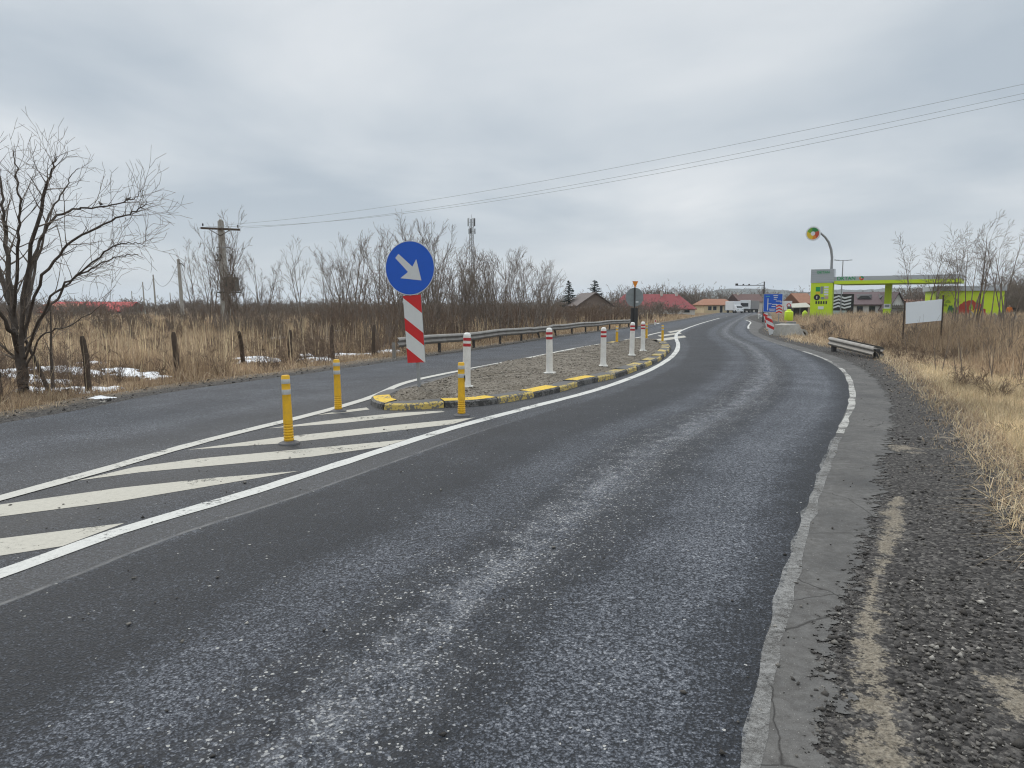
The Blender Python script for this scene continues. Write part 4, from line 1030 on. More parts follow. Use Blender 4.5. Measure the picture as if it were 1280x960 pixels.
half_blob(-0.1, 1.75, 1.95, 1, 0); half_blob(0.6, 0.75, 0.9, 2, 1); half_blob(-2.2, 0.38, 1.35, 3, 2); 
for i in range(12):
    rj = random.Random(50+i); half_blob(rj.uniform(-3.1, 3.1), rj.uniform(.15, .35), rj.uniform(.5, .9), 4+i, 3 if i % 2 else 4, R(20), R(160), 8, rj.uniform(.5, 2.3))
mb.build('mural', [paint('mural red', (0.42, 0.045, 0.02), .5), M_YLW, paint('mural green', (0.03, 0.16, 0.04), .5), paint('mural leaf', (0.28, 0.42, 0.01), .5), paint('mural light leaf', (0.62, 0.70, 0.05), .5)], mw)
# lime bins
def lime_bin(px, py, d, w, h, lab):
    x = xz(px, d); o = empty('bin', (x, d, 0.0), lab, 'bin', rz=0.3)
    mb = MB(); r = w/2; mb.lathe([(r*.92, 0.03), (r, h*.1), (r, h*.72), (r*.93, h*.8), (r*.55, h*.88), (r*.5, h*.97), (r*.3, h)], 20); mb.build('body', M_LIME, o, smooth=True)
    mb = MB(); mb.lathe([(r*.98, 0), (r*.98, .03)], 20); mb.build('base', M_BLK, o)
lime_bin(986.5, 400, 80, 0.92, 1.28, 'larger lime green rounded container near the blue sign')
lime_bin(1006.5, 396, 96, 0.66, 1.05, 'smaller lime green container just left of the price pylon')
# double lamp
d = 100.0; lo = Vector((xz(1051, d), d, 0))
ll = empty('street_lamp', lo, 'tall thin double armed street lamp behind the canopy', 'street lamp')
zt = aty(1051, 325, d).z; mb = MB(); mb.tube((0, 0, 0), (0, 0, zt), 0.1, 0.06, 8); mb.tube((-.5, 0, zt - .05), (.5, 0, zt - .05), 0.04, n=6); mb.build('pole', M_GALV, ll, smooth=True)
for s_ in (-1, 1):
    mb = MB(); mb.box((s_*0.85, 0, zt - .02), (0.75, 0.26, 0.09), M=Matrix.Rotation(-s_*R(5), 3, 'Y')); mb.build('lamp_head', M_SBACK, ll, bevel=0.02)

# ---- road furniture on the right
def stripes_panel(px, pb_, pt, d, w, lab, tilt, flip=1, name='hazard_marker'):
    x = xz(px, d); b = 0.0; z1 = aty(px, pt, d).z; z0 = aty(px, pb_, d).z
    o = empty(name, (x, d, 0), lab, 'hazard marker'); o.rotation_euler = (0, R(tilt), R(-15))
    mb = MB(); f = lambda z: z; s_ = 0.9*flip
    L_ = z1 - z0; ed = [-9] + [z0 + L_*t for t in (0.30, 0.5, 0.72, 0.92)] + [9]
    striped(mb, w, z0, z1, s_, ed, -0.03, (1, 0)); mb.build('striped_panel', [M_RSH, M_WSH, M_SBACK], o)
    mb = MB(); mb.tube((0, 0.02, -0.2), (0, 0.02, z1*.95), 0.03, n=8); mb.build('post', M_DKST, o)
stripes_panel(967.5, 417.5, 394.5, 40.0, 0.34, 'leaning red and white striped marker nearest the culvert, with wider stripes', -16, 1)
stripes_panel(963.5, 410.5, 390.5, 43.0, 0.25, 'leaning red and white striped marker just left of the nearer one', -14, 1)
# chevron sign
d = 57.0; x = xz(974, d); co = empty('chevron_sign', (x, d, 0), 'small red and white chevron board in front of the blue sign', 'road sign', rz=R(-15))
zb0, zt0 = aty(974, 392, d).z, aty(974, 380.5, d).z; mb = MB(); mb.box((0, .02, (zb0+zt0)/2), (0.46, .02, zt0-zb0), 0)
hh = (zt0 - zb0) / 3
for i in range(3):
    zb1 = zb0 + hh*i; mb.add([(-.23, 0, zb1 + .0), (0, 0, zb1 + hh*.45), (.23, 0, zb1), (.23, 0, zb1 + hh*.45), (0, 0, zb1 + hh*.95), (-.23, 0, zb1 + hh*.45)], [(0, 1, 4, 5), (1, 2, 3, 4)], 1)
mb.build('board', [M_WSH, M_RSH], co)
mb = MB(); mb.tube((0, .05, 0), (0, .05, zt0), 0.03, n=8); mb.build('post', M_GALV, co)
# blue direction sign
d = 60.0; bs = empty('direction_sign', (xz(966, d), d, 0), 'rectangular blue direction board with white road diagram', 'road sign', rz=R(-15))
z0, z1 = aty(966, 390, d).z, aty(966, 367.2, d).z; W_ = 1.5; Hh = z1 - z0
mb = MB(); mb.box((0, 0, (z0+z1)/2), (W_, 0.03, Hh), 1); mb.box((0, -.012, (z0+z1)/2), (W_-.06, .03, Hh-.06), 0)
mb.box((-.40, -.03, z0 + Hh*.42), (.07, .012, Hh*.66), 1); mb.box((-.25, -.031, z0 + Hh*.45), (.28, .012, .05), 1); mb.box((.42, -.03, z0 + Hh*.60), (.4, .012, .06), 1); mb.box((.62, -.031, z0 + Hh*.56), (.06, .012, .14), 1)
for (bx, bz_, bw, bh, mi) in ((-.42,.86,.32,.07,2),(.2,.90,.36,.07,1),(.2,.80,.30,.07,1),(.16,.70,.22,.06,1),(.12,.42,.36,.07,1),(.05,.30,.3,.07,1),(-.05,.16,.5,.06,1),(-.05,.09,.4,.05,1)):
    mb.box((bx, -.03, z0 + Hh*bz_), (bw, .012, bh), mi)
mb.build('board', [M_BLUE, M_WSH, paint('pale green patch', (0.08, 0.42, 0.40), .4)], bs)
for dx in (-.5, .5):
    mb = MB(); mb.tube((dx, .05, 0), (dx, .05, z1), 0.04, n=8); mb.build('post', M_GALV, bs)
# gantry mast
d = 74.0; gm = empty('traffic_mast', (xz(954.3, d), d, 0), 'slim mast with long arm over the road and small camera heads', 'traffic mast')
za = aty(954, 356.5, d).z; mb = MB(); mb.tube((0, 0, 0), (0, 0, aty(954, 352, d).z), 0.09, 0.06, 8); mb.build('pole', M_DKST, gm, smooth=True)
xl = xz(920, d) - xz(954.3, d); mb = MB(); mb.tube((0, 0, za), (xl, 0, za - .02), 0.05, 0.035, 6); mb.tube((0, 0, za + .35), (xl*.3, 0, za), .02, n=5); mb.build('arm', M_SBACK, gm)
for t, s_ in ((1.0, .2), (.76, .12), (.55, .12)):
    mb = MB(); mb.box((xl*t, 0, za + .06), (s_, s_*1.4, s_*1.1)); mb.build('camera_head', M_DKST, gm, bevel=.01)
# concrete culvert mouth
d = 39.5; cu = empty('culvert', (xz(990, d), d, 0), 'broken concrete culvert mouth with a black plate for its inner shade beside the road ditch', 'culvert', rz=R(28))
mb = MB(); n = 12
prof = [(math.cos(math.pi*i/n), math.sin(math.pi*i/n)) for i in range(n+1)]
vs, fs_ = [], []
for y, k_ in ((-0.55, 1.0), (0.9, 1.0)):
    for r in (0.28, 0.42):
        for c_, s_ in prof: vs.append((0.30 + r*c_, y, r*s_*.9 + .0))
q_ = n + 1
for i in range(n):
    fs_ += [(q_+i, q_+i+1, 3*q_+i+1, 3*q_+i), (i, 2*q_+i, 2*q_+i+1, i+1), (i, i+1, q_+i+1, q_+i)]
mb.add(vs, fs_); mb.build('pipe', M_CONC, cu, smooth=True)
mb = MB(); mb.add([(-.55,-.5,-.1),(.35,-.75,-.1),(.35,.8,-.1),(-.55,.8,-.1),(-.42,-.2,.62),(.12,-.42,.66),(.12,.8,.66),(-.42,.8,.60)], [(3,2,1,0),(4,5,6,7),(0,1,5,4),(1,2,6,5),(2,3,7,6),(3,0,4,7)]); mb.build('slab', M_CONC, cu, bevel=.03)
mb = MB(); mb.box((.30, .5, .12), (.56, .02, .3)); mb.build('shade_plate', M_BLK, cu)  # black plate across the bore, painting the shade inside the pipe
mb = MB(); mb.box((.80, .7, .3), (.55, .22, .9)); mb.build('wing_wall', paint('grey concrete', (0.23, 0.235, 0.235), .85, .4), cu, bevel=.03)
def marker(px, pb_, pt, d, lab):
    o = empty('marker_post', (xz(px, d), d, 0), lab, 'marker post'); z = aty(px, pt, d).z
    mb = MB(); mb.prism([(-.06,-.04,0),(.06,-.04,0),(.06,.04,0),(-.06,.04,0)], (0, 0, z)); mb.box((0, -.045, z*.75), (.07, .01, .18), 1); mb.build('post', [M_WPL, M_REDT], o, bevel=.01)
marker(819.5, 406, 399.5, 62, 'white road edge post on the left verge past the guardrail')
marker(948.8, 395, 388.5, 96, 'white road edge post beside the road below the traffic mast')

# ---- vehicles far down the road
def wheel(mb, x, y, r, w): mb.tube((x - w/2, y, r), (x + w/2, y, r), r, n=16, mi=0)
d = 176.0; x = xz(921, d)
vn = empty('delivery_van', (x, d, 0), 'small white box van facing the camera in front of the beige house', 'van', rz=R(18))
mb = MB(); mb.box((0, 1.6, 1.75), (2.0, 3.4, 2.2)); mb.build('box_body', M_WHT, vn, bevel=.05)
mb = MB(); mb.add([(-.95,-1.5,.4),(.95,-1.5,.4),(.95,-.1,.4),(-.95,-.1,.4),(-.95,-1.4,1.1),(.95,-1.4,1.1),(.85,-.7,1.85),(-.85,-.7,1.85),(.95,-.1,1.9),(-.95,-.1,1.9)], [(0,1,5,4),(4,5,6,7),(7,6,8,9),(1,2,8,6,5),(3,0,4,7,9),(2,3,9,8),(3,2,1,0)]); mb.build('cab', M_WHT, vn, bevel=.04)
mb = MB(); mb.add([(-.82,-1.35,1.18),(.82,-1.35,1.18),(.76,-.80,1.78),(-.76,-.80,1.78)], [(0,1,2,3)]); mb.build('windscreen', M_GLS, vn)
for sx in (-.85, .85):
    for y in (-.8, 2.4): mb = MB(); wheel(mb, sx, y, .36, .24); mb.build('wheel', M_TYRE, vn, smooth=True)
for sx in (-.65, .65): mb = MB(); mb.box((sx, -1.49, .85), (.3, .08, .18)); mb.build('headlight', M_SILV, vn)
d = 186.0; x = xz(931.8, d)
tr = empty('truck', (x, d, 0), 'white truck cab pulling a long grey trailer across the far junction', 'truck', rz=R(62))
tr.rotation_euler = (0, 0, R(-32))
mb = MB(); mb.box((0, 0, 2.05), (2.2, 1.9, 2.3)); mb.box((0, -.05, .75), (2.2, 1.9, .5), 1); mb.build('cab', [M_WHT, M_DKST], tr, bevel=.06)
mb = MB(); mb.box((0, -.97, 2.0), (1.9, .03, .9)); mb.build('windscreen', M_GLS, tr)
mb = MB(); mb.box((0, 5.6, 2.0), (2.3, 8.6, 2.2)); mb.build('trailer', paint('grey trailer tarp', (0.23, 0.235, 0.24), .6, .3), tr, bevel=.03)
mb = MB(); mb.box((0, 5.0, .75), (1.2, 9.4, .25)); mb.build('chassis', M_DKST, tr)
for sx in (-.95, .95):
    for y in (0, 3.2, 7.4, 8.6): mb = MB(); wheel(mb, sx, y, .48, .3); mb.build('wheel', M_TYRE, tr, smooth=True)

# ---- houses
def house(name, px0, px1, d, eave, ridge, depth, rz, wallc, roofc, lab, hip=0.0, wins=(), gable_front=False, chim=(), ov=0.35, cat='house'):
    x0, x1 = xz(px0, d), xz(px1, d); w = x1 - x0
    o = empty(name, ((x0+x1)/2, d, 0), lab, cat, rz=rz)
    wm = paint('wall ' + name + str(px0), wallc, .85, .35, tuple(c*.45 for c in wallc), 1.2); rm = paint('roof ' + name + str(px0), roofc, .75, .5, tuple(c*.5 for c in roofc), 3.0)
    ez = aty(px0, eave, d).z; rz_ = aty(px0, ridge, d).z
    mb = MB(); hw = w/2
    if gable_front:   # ridge runs away from the viewer
        mb.prism([(-hw, 0, -.2), (hw, 0, -.2), (hw, 0, ez), (0, 0, rz_ - .08), (-hw, 0, ez)], (0, depth, 0)); mb.build('wall', wm, o)
        mb = MB(); th = .14; s_ = (rz_ - ez) / hw
        for sg_ in (-1, 1): mb.prism([(0, -ov, rz_), (sg_*(hw+ov), -ov, ez - ov*s_), (sg_*(hw+ov), -ov, ez - ov*s_ + th), (0, -ov, rz_ + th)], (0, depth + 2*ov, 0))
        rf = mb.build('roof', rm, o)
    else:
        mb.prism([(-hw, 0, -.2), (-hw, depth, -.2), (-hw, depth, ez), (-hw, depth/2, rz_ - .1 if not hip else ez + .01), (-hw, 0, ez)], (w, 0, 0)); mb.build('wall', wm, o)
        mb = MB(); a = hw + ov; s_ = (rz_ - ez) / (depth/2); e_ = ez - ov*s_; y0, y1, ym = -ov, depth + ov, depth/2
        vs = [(-a, y0, e_), (a, y0, e_), (a, y1, e_), (-a, y1, e_), (-a + hip, ym, rz_), (a - hip, ym, rz_)]
        vs += [(v[0], v[1], v[2] + .14) for v in vs]
        mb.add(vs, [(0,4,5,1),(1,5,2),(2,5,4,3),(3,4,0),(6,7,11,10),(7,8,11),(8,9,10,11),(9,6,10),(0,1,7,6),(1,2,8,7),(2,3,9,8),(3,0,6,9)])
        rf = mb.build('roof', rm, o)
    for cx, ch in chim:
        mb = MB(); mb.box((cx*hw, depth*.45, rz_ + ch/2 - .3), (.5, .5, ch + .6)); mb.build('chimney', paint('pale render', (.55, .52, .47), .9), rf)
    for wx, wz0, wz1, ww_ in wins:
        mb = MB(); xc, zc_ = wx*hw, (wz0 + wz1)/2*ez; h_ = (wz1 - wz0)*ez; mb.box((xc, -.01, zc_), (ww_ + .16, .06, h_ + .16)); f = mb.build('window', wm if False else paint('window frame white', (.5, .47, .42), .6), o)
        mb = MB(); mb.box((xc, -.045, zc_), (ww_, .02, h_)); mb.build('pane', M_GLS, f)
    return o, ez, rz_, w
house('house', 766, 868, 150, 385.5, 368, 9, R(-4), (.62, .60, .56), (0.235, 0.045, 0.048), 'long low house with faded red roof behind the brown bushes', hip=3.2, chim=((-.55, .9), (.25, .7), (.62, .5)), wins=((.8, .3, .8, 1.2),))
house('house', 879.5, 919, 190, 381, 374, 8, R(5), (.60, .49, .31), (0.30, 0.135, 0.075), 'beige house with orange tiled hipped roof at the road bend', hip=1.6, wins=((-.62, .32, .8, .9), (-.30, .32, .8, .9), (.12, .0, .85, .7), (.45, .3, .8, .9), (.78, .3, .8, .8)), ov=.4)
house('house', 924, 957, 215, 377, 368, 9, R(8), (.58, .54, .48), (0.115, 0.062, 0.052), 'house with dark brown roof above the grey trailer', hip=0.0, wins=((-.8, .4, .8, .8),), chim=((-.7, .6),))
house('house', 722, 766, 112, 381.5, 366.5, 8, R(10), (.19, .15, .125), (0.125, 0.100, 0.090), 'dark weathered gabled house half hidden by bushes near the spruces', gable_front=True)
house('house', 50, 157, 150, 388.5, 377.8, 8, R(0), (.48, .40, .30), (0.42, 0.035, 0.035), 'low building with bright red roof far across the left field', hip=0, wins=((.86, .2, .8, 1.0), (.5, .2, .8, 1.0)))
house('shed', 44, 86, 143, 390, 380.5, 7, R(0), (.40, .32, .25), (0.36, 0.11, 0.055), 'orange roofed shed against the left end of the red roof', hip=0)
ho, ez, rz_, w = house('house', 1059, 1114, 108, 380.5, 365.3, 9, R(-24), (.62, .60, .56), (0.105, 0.068, 0.070), 'white house with purple brown roof seen under the fuel canopy', hip=0, wins=((-.80, .28, .86, .8), (-.38, .28, .86, .8), (.12, .28, .86, .8), (.62, .28, .86, .8)))
for cx in (-.2, .72):
    mb = MB(); hw = w/2; zb = ez + (rz_-ez)*.45; yb = 4.5*.45
    mb.add([(cx*hw-.95, yb-.55, zb+.05),(cx*hw+.95, yb-.55, zb+.05),(cx*hw+.5, yb-.45, zb+.52),(cx*hw-.5, yb-.45, zb+.52),(cx*hw-1.1, yb+1.6, zb+.75),(cx*hw+1.1, yb+1.6, zb+.75)], [(0,1,2,3),(3,2,5,4),(0,3,4),(1,5,2)]); mb.build('dormer', M_DKST if cx < 0 else M_DKST, ho)
house('house', 1113, 1131, 104, 383, 366, 6, R(-6), (.66, .65, .63), (0.09, 0.062, 0.062), 'white gable front with steep dark roof right of the lime canopy column', gable_front=True)
house('house', 1001, 1018, 130, 379, 367, 7, R(4), (.40, .30, .22), (0.27, 0.125, 0.07), 'orange brown roofed house behind the left side of the price pylon', hip=0)
house('house', 1130, 1182, 125, 381, 375, 7, R(-6), (.45, .40, .34), (0.25, 0.115, 0.075), 'low house with orange brown roof behind the blank white board', hip=0)
# awning kiosk
d = 104.0; ak = empty('kiosk', (xz(1001, d), d, 0), 'kiosk with pale awning and shaded front painted black left of the price pylon', 'kiosk')
mb = MB(); mb.box((0, 1.2, .8), (2.2, 2, 1.6)); mb.build('wall', M_BLK, ak)  # solid black box standing in for the shade under the awning
mb = MB(); mb.add([(-1.5,-.6,1.35),(1.3,-.6,1.45),(1.2,1.2,2.05),(-.9,1.2,1.9),(-1.5,-.6,1.45),(1.3,-.6,1.55),(1.2,1.2,2.15),(-.9,1.2,2.0)], [(3,2,1,0),(4,5,6,7),(0,1,5,4),(1,2,6,5),(2,3,7,6),(3,0,4,7)]); mb.build('awning', paint('pale awning', (.45, .44, .37), .8), ak)
for dx in (-1.3, -.3, 1.1): mb = MB(); mb.tube((dx, -.5, 0), (dx, -.5, 1.4), .04, n=6); mb.build('post', M_GALV, ak)
# dark hall with white striped boards
d = 100.0; dh = empty('hall_building', (xz(1053, d), d, 0), 'dark hall with white zigzag boards between the pylon and the house', 'hall', rz=R(-10))
mb = MB(); mb.box((0, 2, 1.65), (2.9, 4, 3.3)); mb.build('wall', M_BLK, dh)
mb = MB()
for i in range(4):
    z = 1.25 + i*.45; P_ = [(-1.35,z),(-.55,z+.3),(.25,z+.02),(1.1,z+.25),(1.1,z+.48),(.25,z+.25),(-.55,z+.53),(-1.35,z+.23)]
    P_ = [(a_, -.03, b_) for a_, b_ in P_]; mb.add(P_, [(0,1,6,7),(1,2,5,6),(2,3,4,5)], 0)
mb.box((-.4, -.02, .78), (1.9, .03, .5), 1)
mb.build('striped_board', [M_WHT, paint('pale teal board', (.40, .52, .52), .5)], dh)
# white panel wall with red roundel
d = 120.0; sb_ = empty('notice_board', (xz(985, d), d, 0), 'white board with a red patch beyond the blue sign', 'notice board')
mb = MB(); mb.box((0, 0, 1.75), (1.3, .08, 1.5)); mb.box((-1.0, .1, 1.5), (.5, .08, 2.0), 0, M=Matrix.Rotation(R(15), 3, 'Y')); mb.tube((.1, -.045, 1.75), (.1, -.06, 1.75), .36, n=18, mi=1); mb.tube((.1, -.062, 1.75), (.1, -.07, 1.75), .22, n=18, mi=0); mb.build('panel', [M_WHT, M_RSH], sb_)
for dx in (-.5, .5): mb = MB(); mb.tube((dx, .06, 0), (dx, .06, 1.2), .04, n=6); mb.build('post', M_GALV, sb_)
# picket fence by the gable
d = 92.0; pf = empty('picket_fence', (xz(1111, d), d, 0), 'brown picket fence in front of the white gable', 'fence')
L_ = xz(1130, d) - xz(1111, d); mb = MB()
for i in range(15): mb.box((L_*i/14, 0, .85 + .05*(i % 2)), (.09, .03, 1.75 + .1*(i % 2)))
mb.build('pickets', M_WOOD, pf)
mb = MB(); mb.box((L_/2, .04, .5), (L_, .04, .08)); mb.box((L_/2, .04, 1.3), (L_, .04, .08)); mb.build('fence_rail', M_WOOD, pf)
# concrete fence posts with bent heads
for px, pt, lab in ((1217.5, 388, 'pale bent concrete fence post under the red mural splash'), (1229, 381, 'tallest pale bent concrete fence post right of the red splash'), (1246.5, 389, 'pale bent concrete fence post at the right end of the lime wall'), (1271, 388, 'pale bent concrete fence post beside the black bin')):
    d = 48.0; x = xz(px, d); z = aty(px, pt, d).z; o = empty('fence_post', (x, d, gz(x, d) - .1), lab, 'fence post', 'bent concrete fence posts by the fuel station')
    mb = MB(); mb.path([(0, 0, 0), (0, 0, z*.8), (-.03, 0, z*.92), (-.16, 0, z + .1)], [.06, .055, .05, .035], 6); mb.build('post', M_CONC, o)
# black funnel bin
d = 80.0; lb = empty('litter_bin', (xz(1270, d), d, 0), 'black funnel shaped litter bin at the right edge beside the worker', 'bin')
mb = MB(); mb.lathe([(.16, .65), (.2, .7), (.3, 1.35), (.34, 1.4), (.34, 1.44), (.25, 1.42)], 16); mb.build('bucket', M_BLK, lb, smooth=True)
mb = MB(); mb.tube((0, 0, 0), (0, 0, .7), .05, n=8); mb.build('post', M_GALV, lb)

# ---- worker in orange
def skin_person(loc, rz, lab):
    J = {'pel': (0,0,.95), 'wst': (0,0,1.08), 'chs': (0,.0,1.32), 'nk': (0,0,1.48), 'hd0': (0,-.02,1.58), 'hd': (0,-.02,1.70),
         'shl': (-.19,0,1.42), 'ell': (-.25,-.02,1.14), 'wrl': (-.20,-.2,.98), 'hal': (-.18,-.27,.95), 'shr': (.19,0,1.42), 'elr': (.26,.02,1.15), 'wrr': (.25,-.10,.92), 'har': (.25,-.14,.85),
         'hpl': (-.10,0,.90), 'knl': (-.12,-.05,.49), 'anl': (-.12,.03,.09), 'tol': (-.13,-.16,.04), 'hpr': (.10,0,.90), 'knr': (.12,.0,.49), 'anr': (.13,.08,.09), 'tor': (.14,-.10,.04)}
    Rd = {'pel': .15, 'wst': .14, 'chs': .165, 'nk': .06, 'hd0': .075, 'hd': .095, 'shl': .075, 'ell': .052, 'wrl': .036, 'hal': .036, 'shr': .075, 'elr': .052, 'wrr': .036, 'har': .036,
          'hpl': .095, 'knl': .066, 'anl': .045, 'tol': .04, 'hpr': .095, 'knr': .066, 'anr': .045, 'tor': .04}
    E = ['pel wst','wst chs','chs nk','nk hd0','hd0 hd','chs shl','shl ell','ell wrl','wrl hal','chs shr','shr elr','elr wrr','wrr har','pel hpl','hpl knl','knl anl','anl tol','pel hpr','hpr knr','knr anr','anr tor']
    ks = list(J); me = bpy.data.meshes.new('person'); me.from_pydata([J[q] for q in ks], [tuple(ks.index(t) for t in e_.split()) for e_ in E], [])
    o = bpy.data.objects.new('person', me); COL.objects.link(o)
    sk = o.modifiers.new('skin', 'SKIN'); o.modifiers.new('sub', 'SUBSURF').levels = 2
    if not me.skin_vertices: 
        bpy.context.view_layer.objects.active = o
    for i, q in enumerate(ks): me.skin_vertices[0].data[i].radius = (Rd[q], Rd[q] * (.78 if q in ('pel', 'wst', 'chs') else 1)); me.skin_vertices[0].data[i].use_root = (q == 'pel')
    bpy.context.view_layer.update()
    m2 = bpy.data.meshes.new_from_object(o.evaluated_get(bpy.context.evaluated_depsgraph_get())); o.modifiers.clear(); o.data = m2
    for m in (paint('skin tone', (.42, .25, .18), .6), paint('orange work jacket', (.62, .17, .03), .8), paint('blue grey trousers', (.12, .14, .18), .85), paint('dark cap', (.03, .03, .035), .8), M_BLK): m2.materials.append(m)
    for p_ in m2.polygons:
        c_ = p_.center; hand = c_.z < 1.0 and abs(c_.x) > .155 and c_.y < -.1 and c_.z > .8
        p_.material_index = 3 if c_.z > 1.70 else 0 if c_.z > 1.50 or hand else 1 if c_.z > .88 else 2 if c_.z > .12 else 4
        p_.use_smooth = True
    o.location = loc; o.rotation_euler = (0, 0, rz); return tag(o, lab, 'person')
d = 82.0; skin_person((xz(1262, d), d, 0.02), R(-40), 'person in an orange work jacket and blue grey trousers standing right of the lime wall')

# ================================================================== VEGETATION
def bark(name, c0, c1_):
    k = NT(name); n1, n2 = k.noise(7, 5, .7), k.noise(1.3, 3); k.bump(n1, .01)
    return k.fin(k.mix(k.rng(n1, .3, .7), k.mix(n2, c0, c1_), tuple(x*.55 for x in c0)), .95, spec=.1)
M_BARK = bark('dark bark', (.105, .087, .074), (.16, .137, .117))
M_TWIG = bark('brown twigs', (.225, .185, .153), (.305, .258, .215))
M_TWIG2 = bark('reddish twigs', (.215, .158, .120), (.285, .215, .162))
def tubes(S, mats, name, parent, nside):
    """S: array rows x0 y0 z0 x1 y1 z1 r0 r1"""
    S = np.asarray(S, float)
    A, B, r0, r1 = S[:,0:3], S[:,3:6], S[:,6], S[:,7]; D = B - A; D /= np.linalg.norm(D, axis=1)[:,None] + 1e-9
    ref = np.where(np.abs(D[:,2:3]) > .9, np.array([[1., 0, 0]]), np.array([[0, 0, 1.]])); U_ = np.cross(D, ref); U_ /= np.linalg.norm(U_, axis=1)[:,None] + 1e-9; W_ = np.cross(D, U_)
    ang = np.arange(nside) * 2*np.pi/nside; ca, sa_ = np.cos(ang), np.sin(ang)
    off = U_[:,None,:]*ca[None,:,None] + W_[:,None,:]*sa_[None,:,None]
    V = np.concatenate([A[:,None,:] + off*r0[:,None,None], B[:,None,:] + off*r1[:,None,None]], 1).reshape(-1, 3)
    i = np.arange(nside); q = np.column_stack([i, (i+1) % nside, nside + (i+1) % nside, nside + i])
    F = (q[None] + (np.arange(len(S))*2*nside)[:,None,None]).reshape(-1, 4)
    if name is None: return V, F
    return arr_mesh(name, V, [F], mats, parent, smooth=nside > 3)
def rot_away(d, ang, az):
    a = d.orthogonal().normalized(); b = d.cross(a); s_ = a*math.cos(az) + b*math.sin(az)
    return (d*math.cos(ang) + s_*math.sin(ang)).normalized()
def grow(out, rg, p, d, L_, r, dep, maxd, up=.10, wan=.10, ang=(25, 50), dens=1.0, rmin=.004, ratio=.62, st0=1):
    seg = max(.10, L_/7); n = max(2, int(L_/seg)); p = Vector(p); d = Vector(d).normalized()
    for i in range(n):
        d = (d + Vector((rg.gauss(0, wan), rg.gauss(0, wan), rg.gauss(0, wan) + up*.7))).normalized(); q = p + d*seg
        ra, rb = max(rmin, r*(1 - .85*i/n)), max(rmin*.7, r*(1 - .85*(i+1)/n)); out.append((*p, *q, ra, rb, dep))
        if dep < maxd and i >= (st0 if dep == 0 else 1):
            k_ = (1 if rg.random() < .85*dens else 0) + (1 if rg.random() < .35*dens else 0)
            for _ in range(k_):
                fr = 1 - i/n*.55; grow(out, rg, q, rot_away(d, R(rg.uniform(*ang)), rg.random()*6.28), L_*ratio*fr*rg.uniform(.6, 1.1), rb*.62, dep + 1, maxd, up, wan*1.15, ang, dens, rmin, ratio)
        p = q
def grow_poly(out, rg, pts, r0, r1, maxd, dens=1.0, start=.2, up=.07, cl=1.0, rmin=.0035):
    pts = [Vector(p) for p in pts]; sm = []
    for i in range(len(pts)-1):
        a = pts[max(i-1,0)]; b, c = pts[i], pts[i+1]; e_ = pts[min(i+2, len(pts)-1)]
        for t in [j/6 for j in range(6)]: sm.append(.5*((2*b) + (c-a)*t + (2*a-5*b+4*c-e_)*t*t + (3*b-a-3*c+e_)*t**3))
    sm.append(pts[-1]); n = len(sm) - 1
    for i in range(n):
        p, q = sm[i], sm[i+1]; f = i/n; ra, rb = r0+(r1-r0)*f, r0+(r1-r0)*(i+1)/n; jit = Vector((rg.gauss(0,.012), rg.gauss(0,.02), rg.gauss(0,.012))); sm[i+1] = q = q + jit
        out.append((*p, *q, ra, rb, 0))
        if f > start:
            for _ in range((1 if rg.random() < .9*dens else 0) + (1 if rg.random() < .45*dens else 0)):
                d = (q-p).normalized(); grow(out, rg, q, rot_away(d, R(rg.uniform(25, 60)), rg.random()*6.28), cl*rg.uniform(.45, 1.25)*(1.15-.5*f), rb*.5, 1, maxd, up, .06, (22, 48), dens*.85, rmin)
def tree_obj(name, loc, segs, label, group, mats, cat='tree', thick=0):
    S = np.array(segs); o = empty(name, loc, label, cat, group)
    t = S[:,8] <= thick
    tubes(S[t], [mats[0]], 'trunk', o, 7); tubes(S[~t], [mats[1]], 'crown', o, 3); return o

# the big bare tree on the left
rg = random.Random(21); base = at(27, 488, 0); base.z = gz(base.x, base.y) - .05; TD = base.y
def tp(px, py, dd=0.0): return aty(px, py, TD + dd) - base
limbs = [
 ([(0,0,0), tp(26,473), tp(15,390,.1), tp(8,307,.2), tp(3,248,.2), tp(-1,208,.2)], .085, .008),
 ([tp(33,486,-.25), tp(31,473,-.2), tp(28,373,-.4), tp(54,248,-.7), tp(64,218,-.8), tp(70,194,-.8)], .062, .006),
 ([tp(29,395,-.2), tp(44,320,.1), tp(64,277,.2), tp(92,262,.3), tp(126,258,.3), tp(165,250,.3), tp(174,243,.3)], .032, .006),
 ([tp(29,420,-.2), tp(55,345,-.7), tp(92,300,-1.0), tp(146,273,-1.3), tp(172,262,-1.5), tp(184,254,-1.5)], .030, .005),
 ([tp(30,440,-.1), tp(55,395,.3), tp(85,355,.5), tp(120,332,.7), tp(146,321,.8), tp(172,318,.8)], .030, .006),
 ([tp(31,450,-.2), tp(58,380,-.9), tp(95,345,-1.2), tp(137,312,-1.5), tp(160,304,-1.6), tp(182,306,-1.7)], .024, .004),
 ([tp(20,420), tp(5,360,.5), tp(-15,300,.8), tp(-45,250,1.0), tp(-70,210,1)], .04, .006),
 ([tp(17,395), tp(22,320,-.6), tp(25,265,-.9), tp(21,222,-1.0), tp(18,190,-1)], .034, .006),
 ([tp(27,432), tp(44,340,.9), tp(62,270,1.3), tp(82,234,1.4), tp(96,210,1.5)], .034, .005),
 ([tp(24,440), tp(0,390,-.8), tp(-40,350,-1.2), tp(-90,310,-1.5)], .045, .005),
 ([tp(12,380,.1), tp(-8,310,.5), tp(-20,250,.6), tp(-22,210,.7)], .032, .005),
 ([tp(33,460,-.2), tp(52,420,-.5), tp(90,405,-.7), tp(130,380,-.8)], .022, .004),
]
segs = []
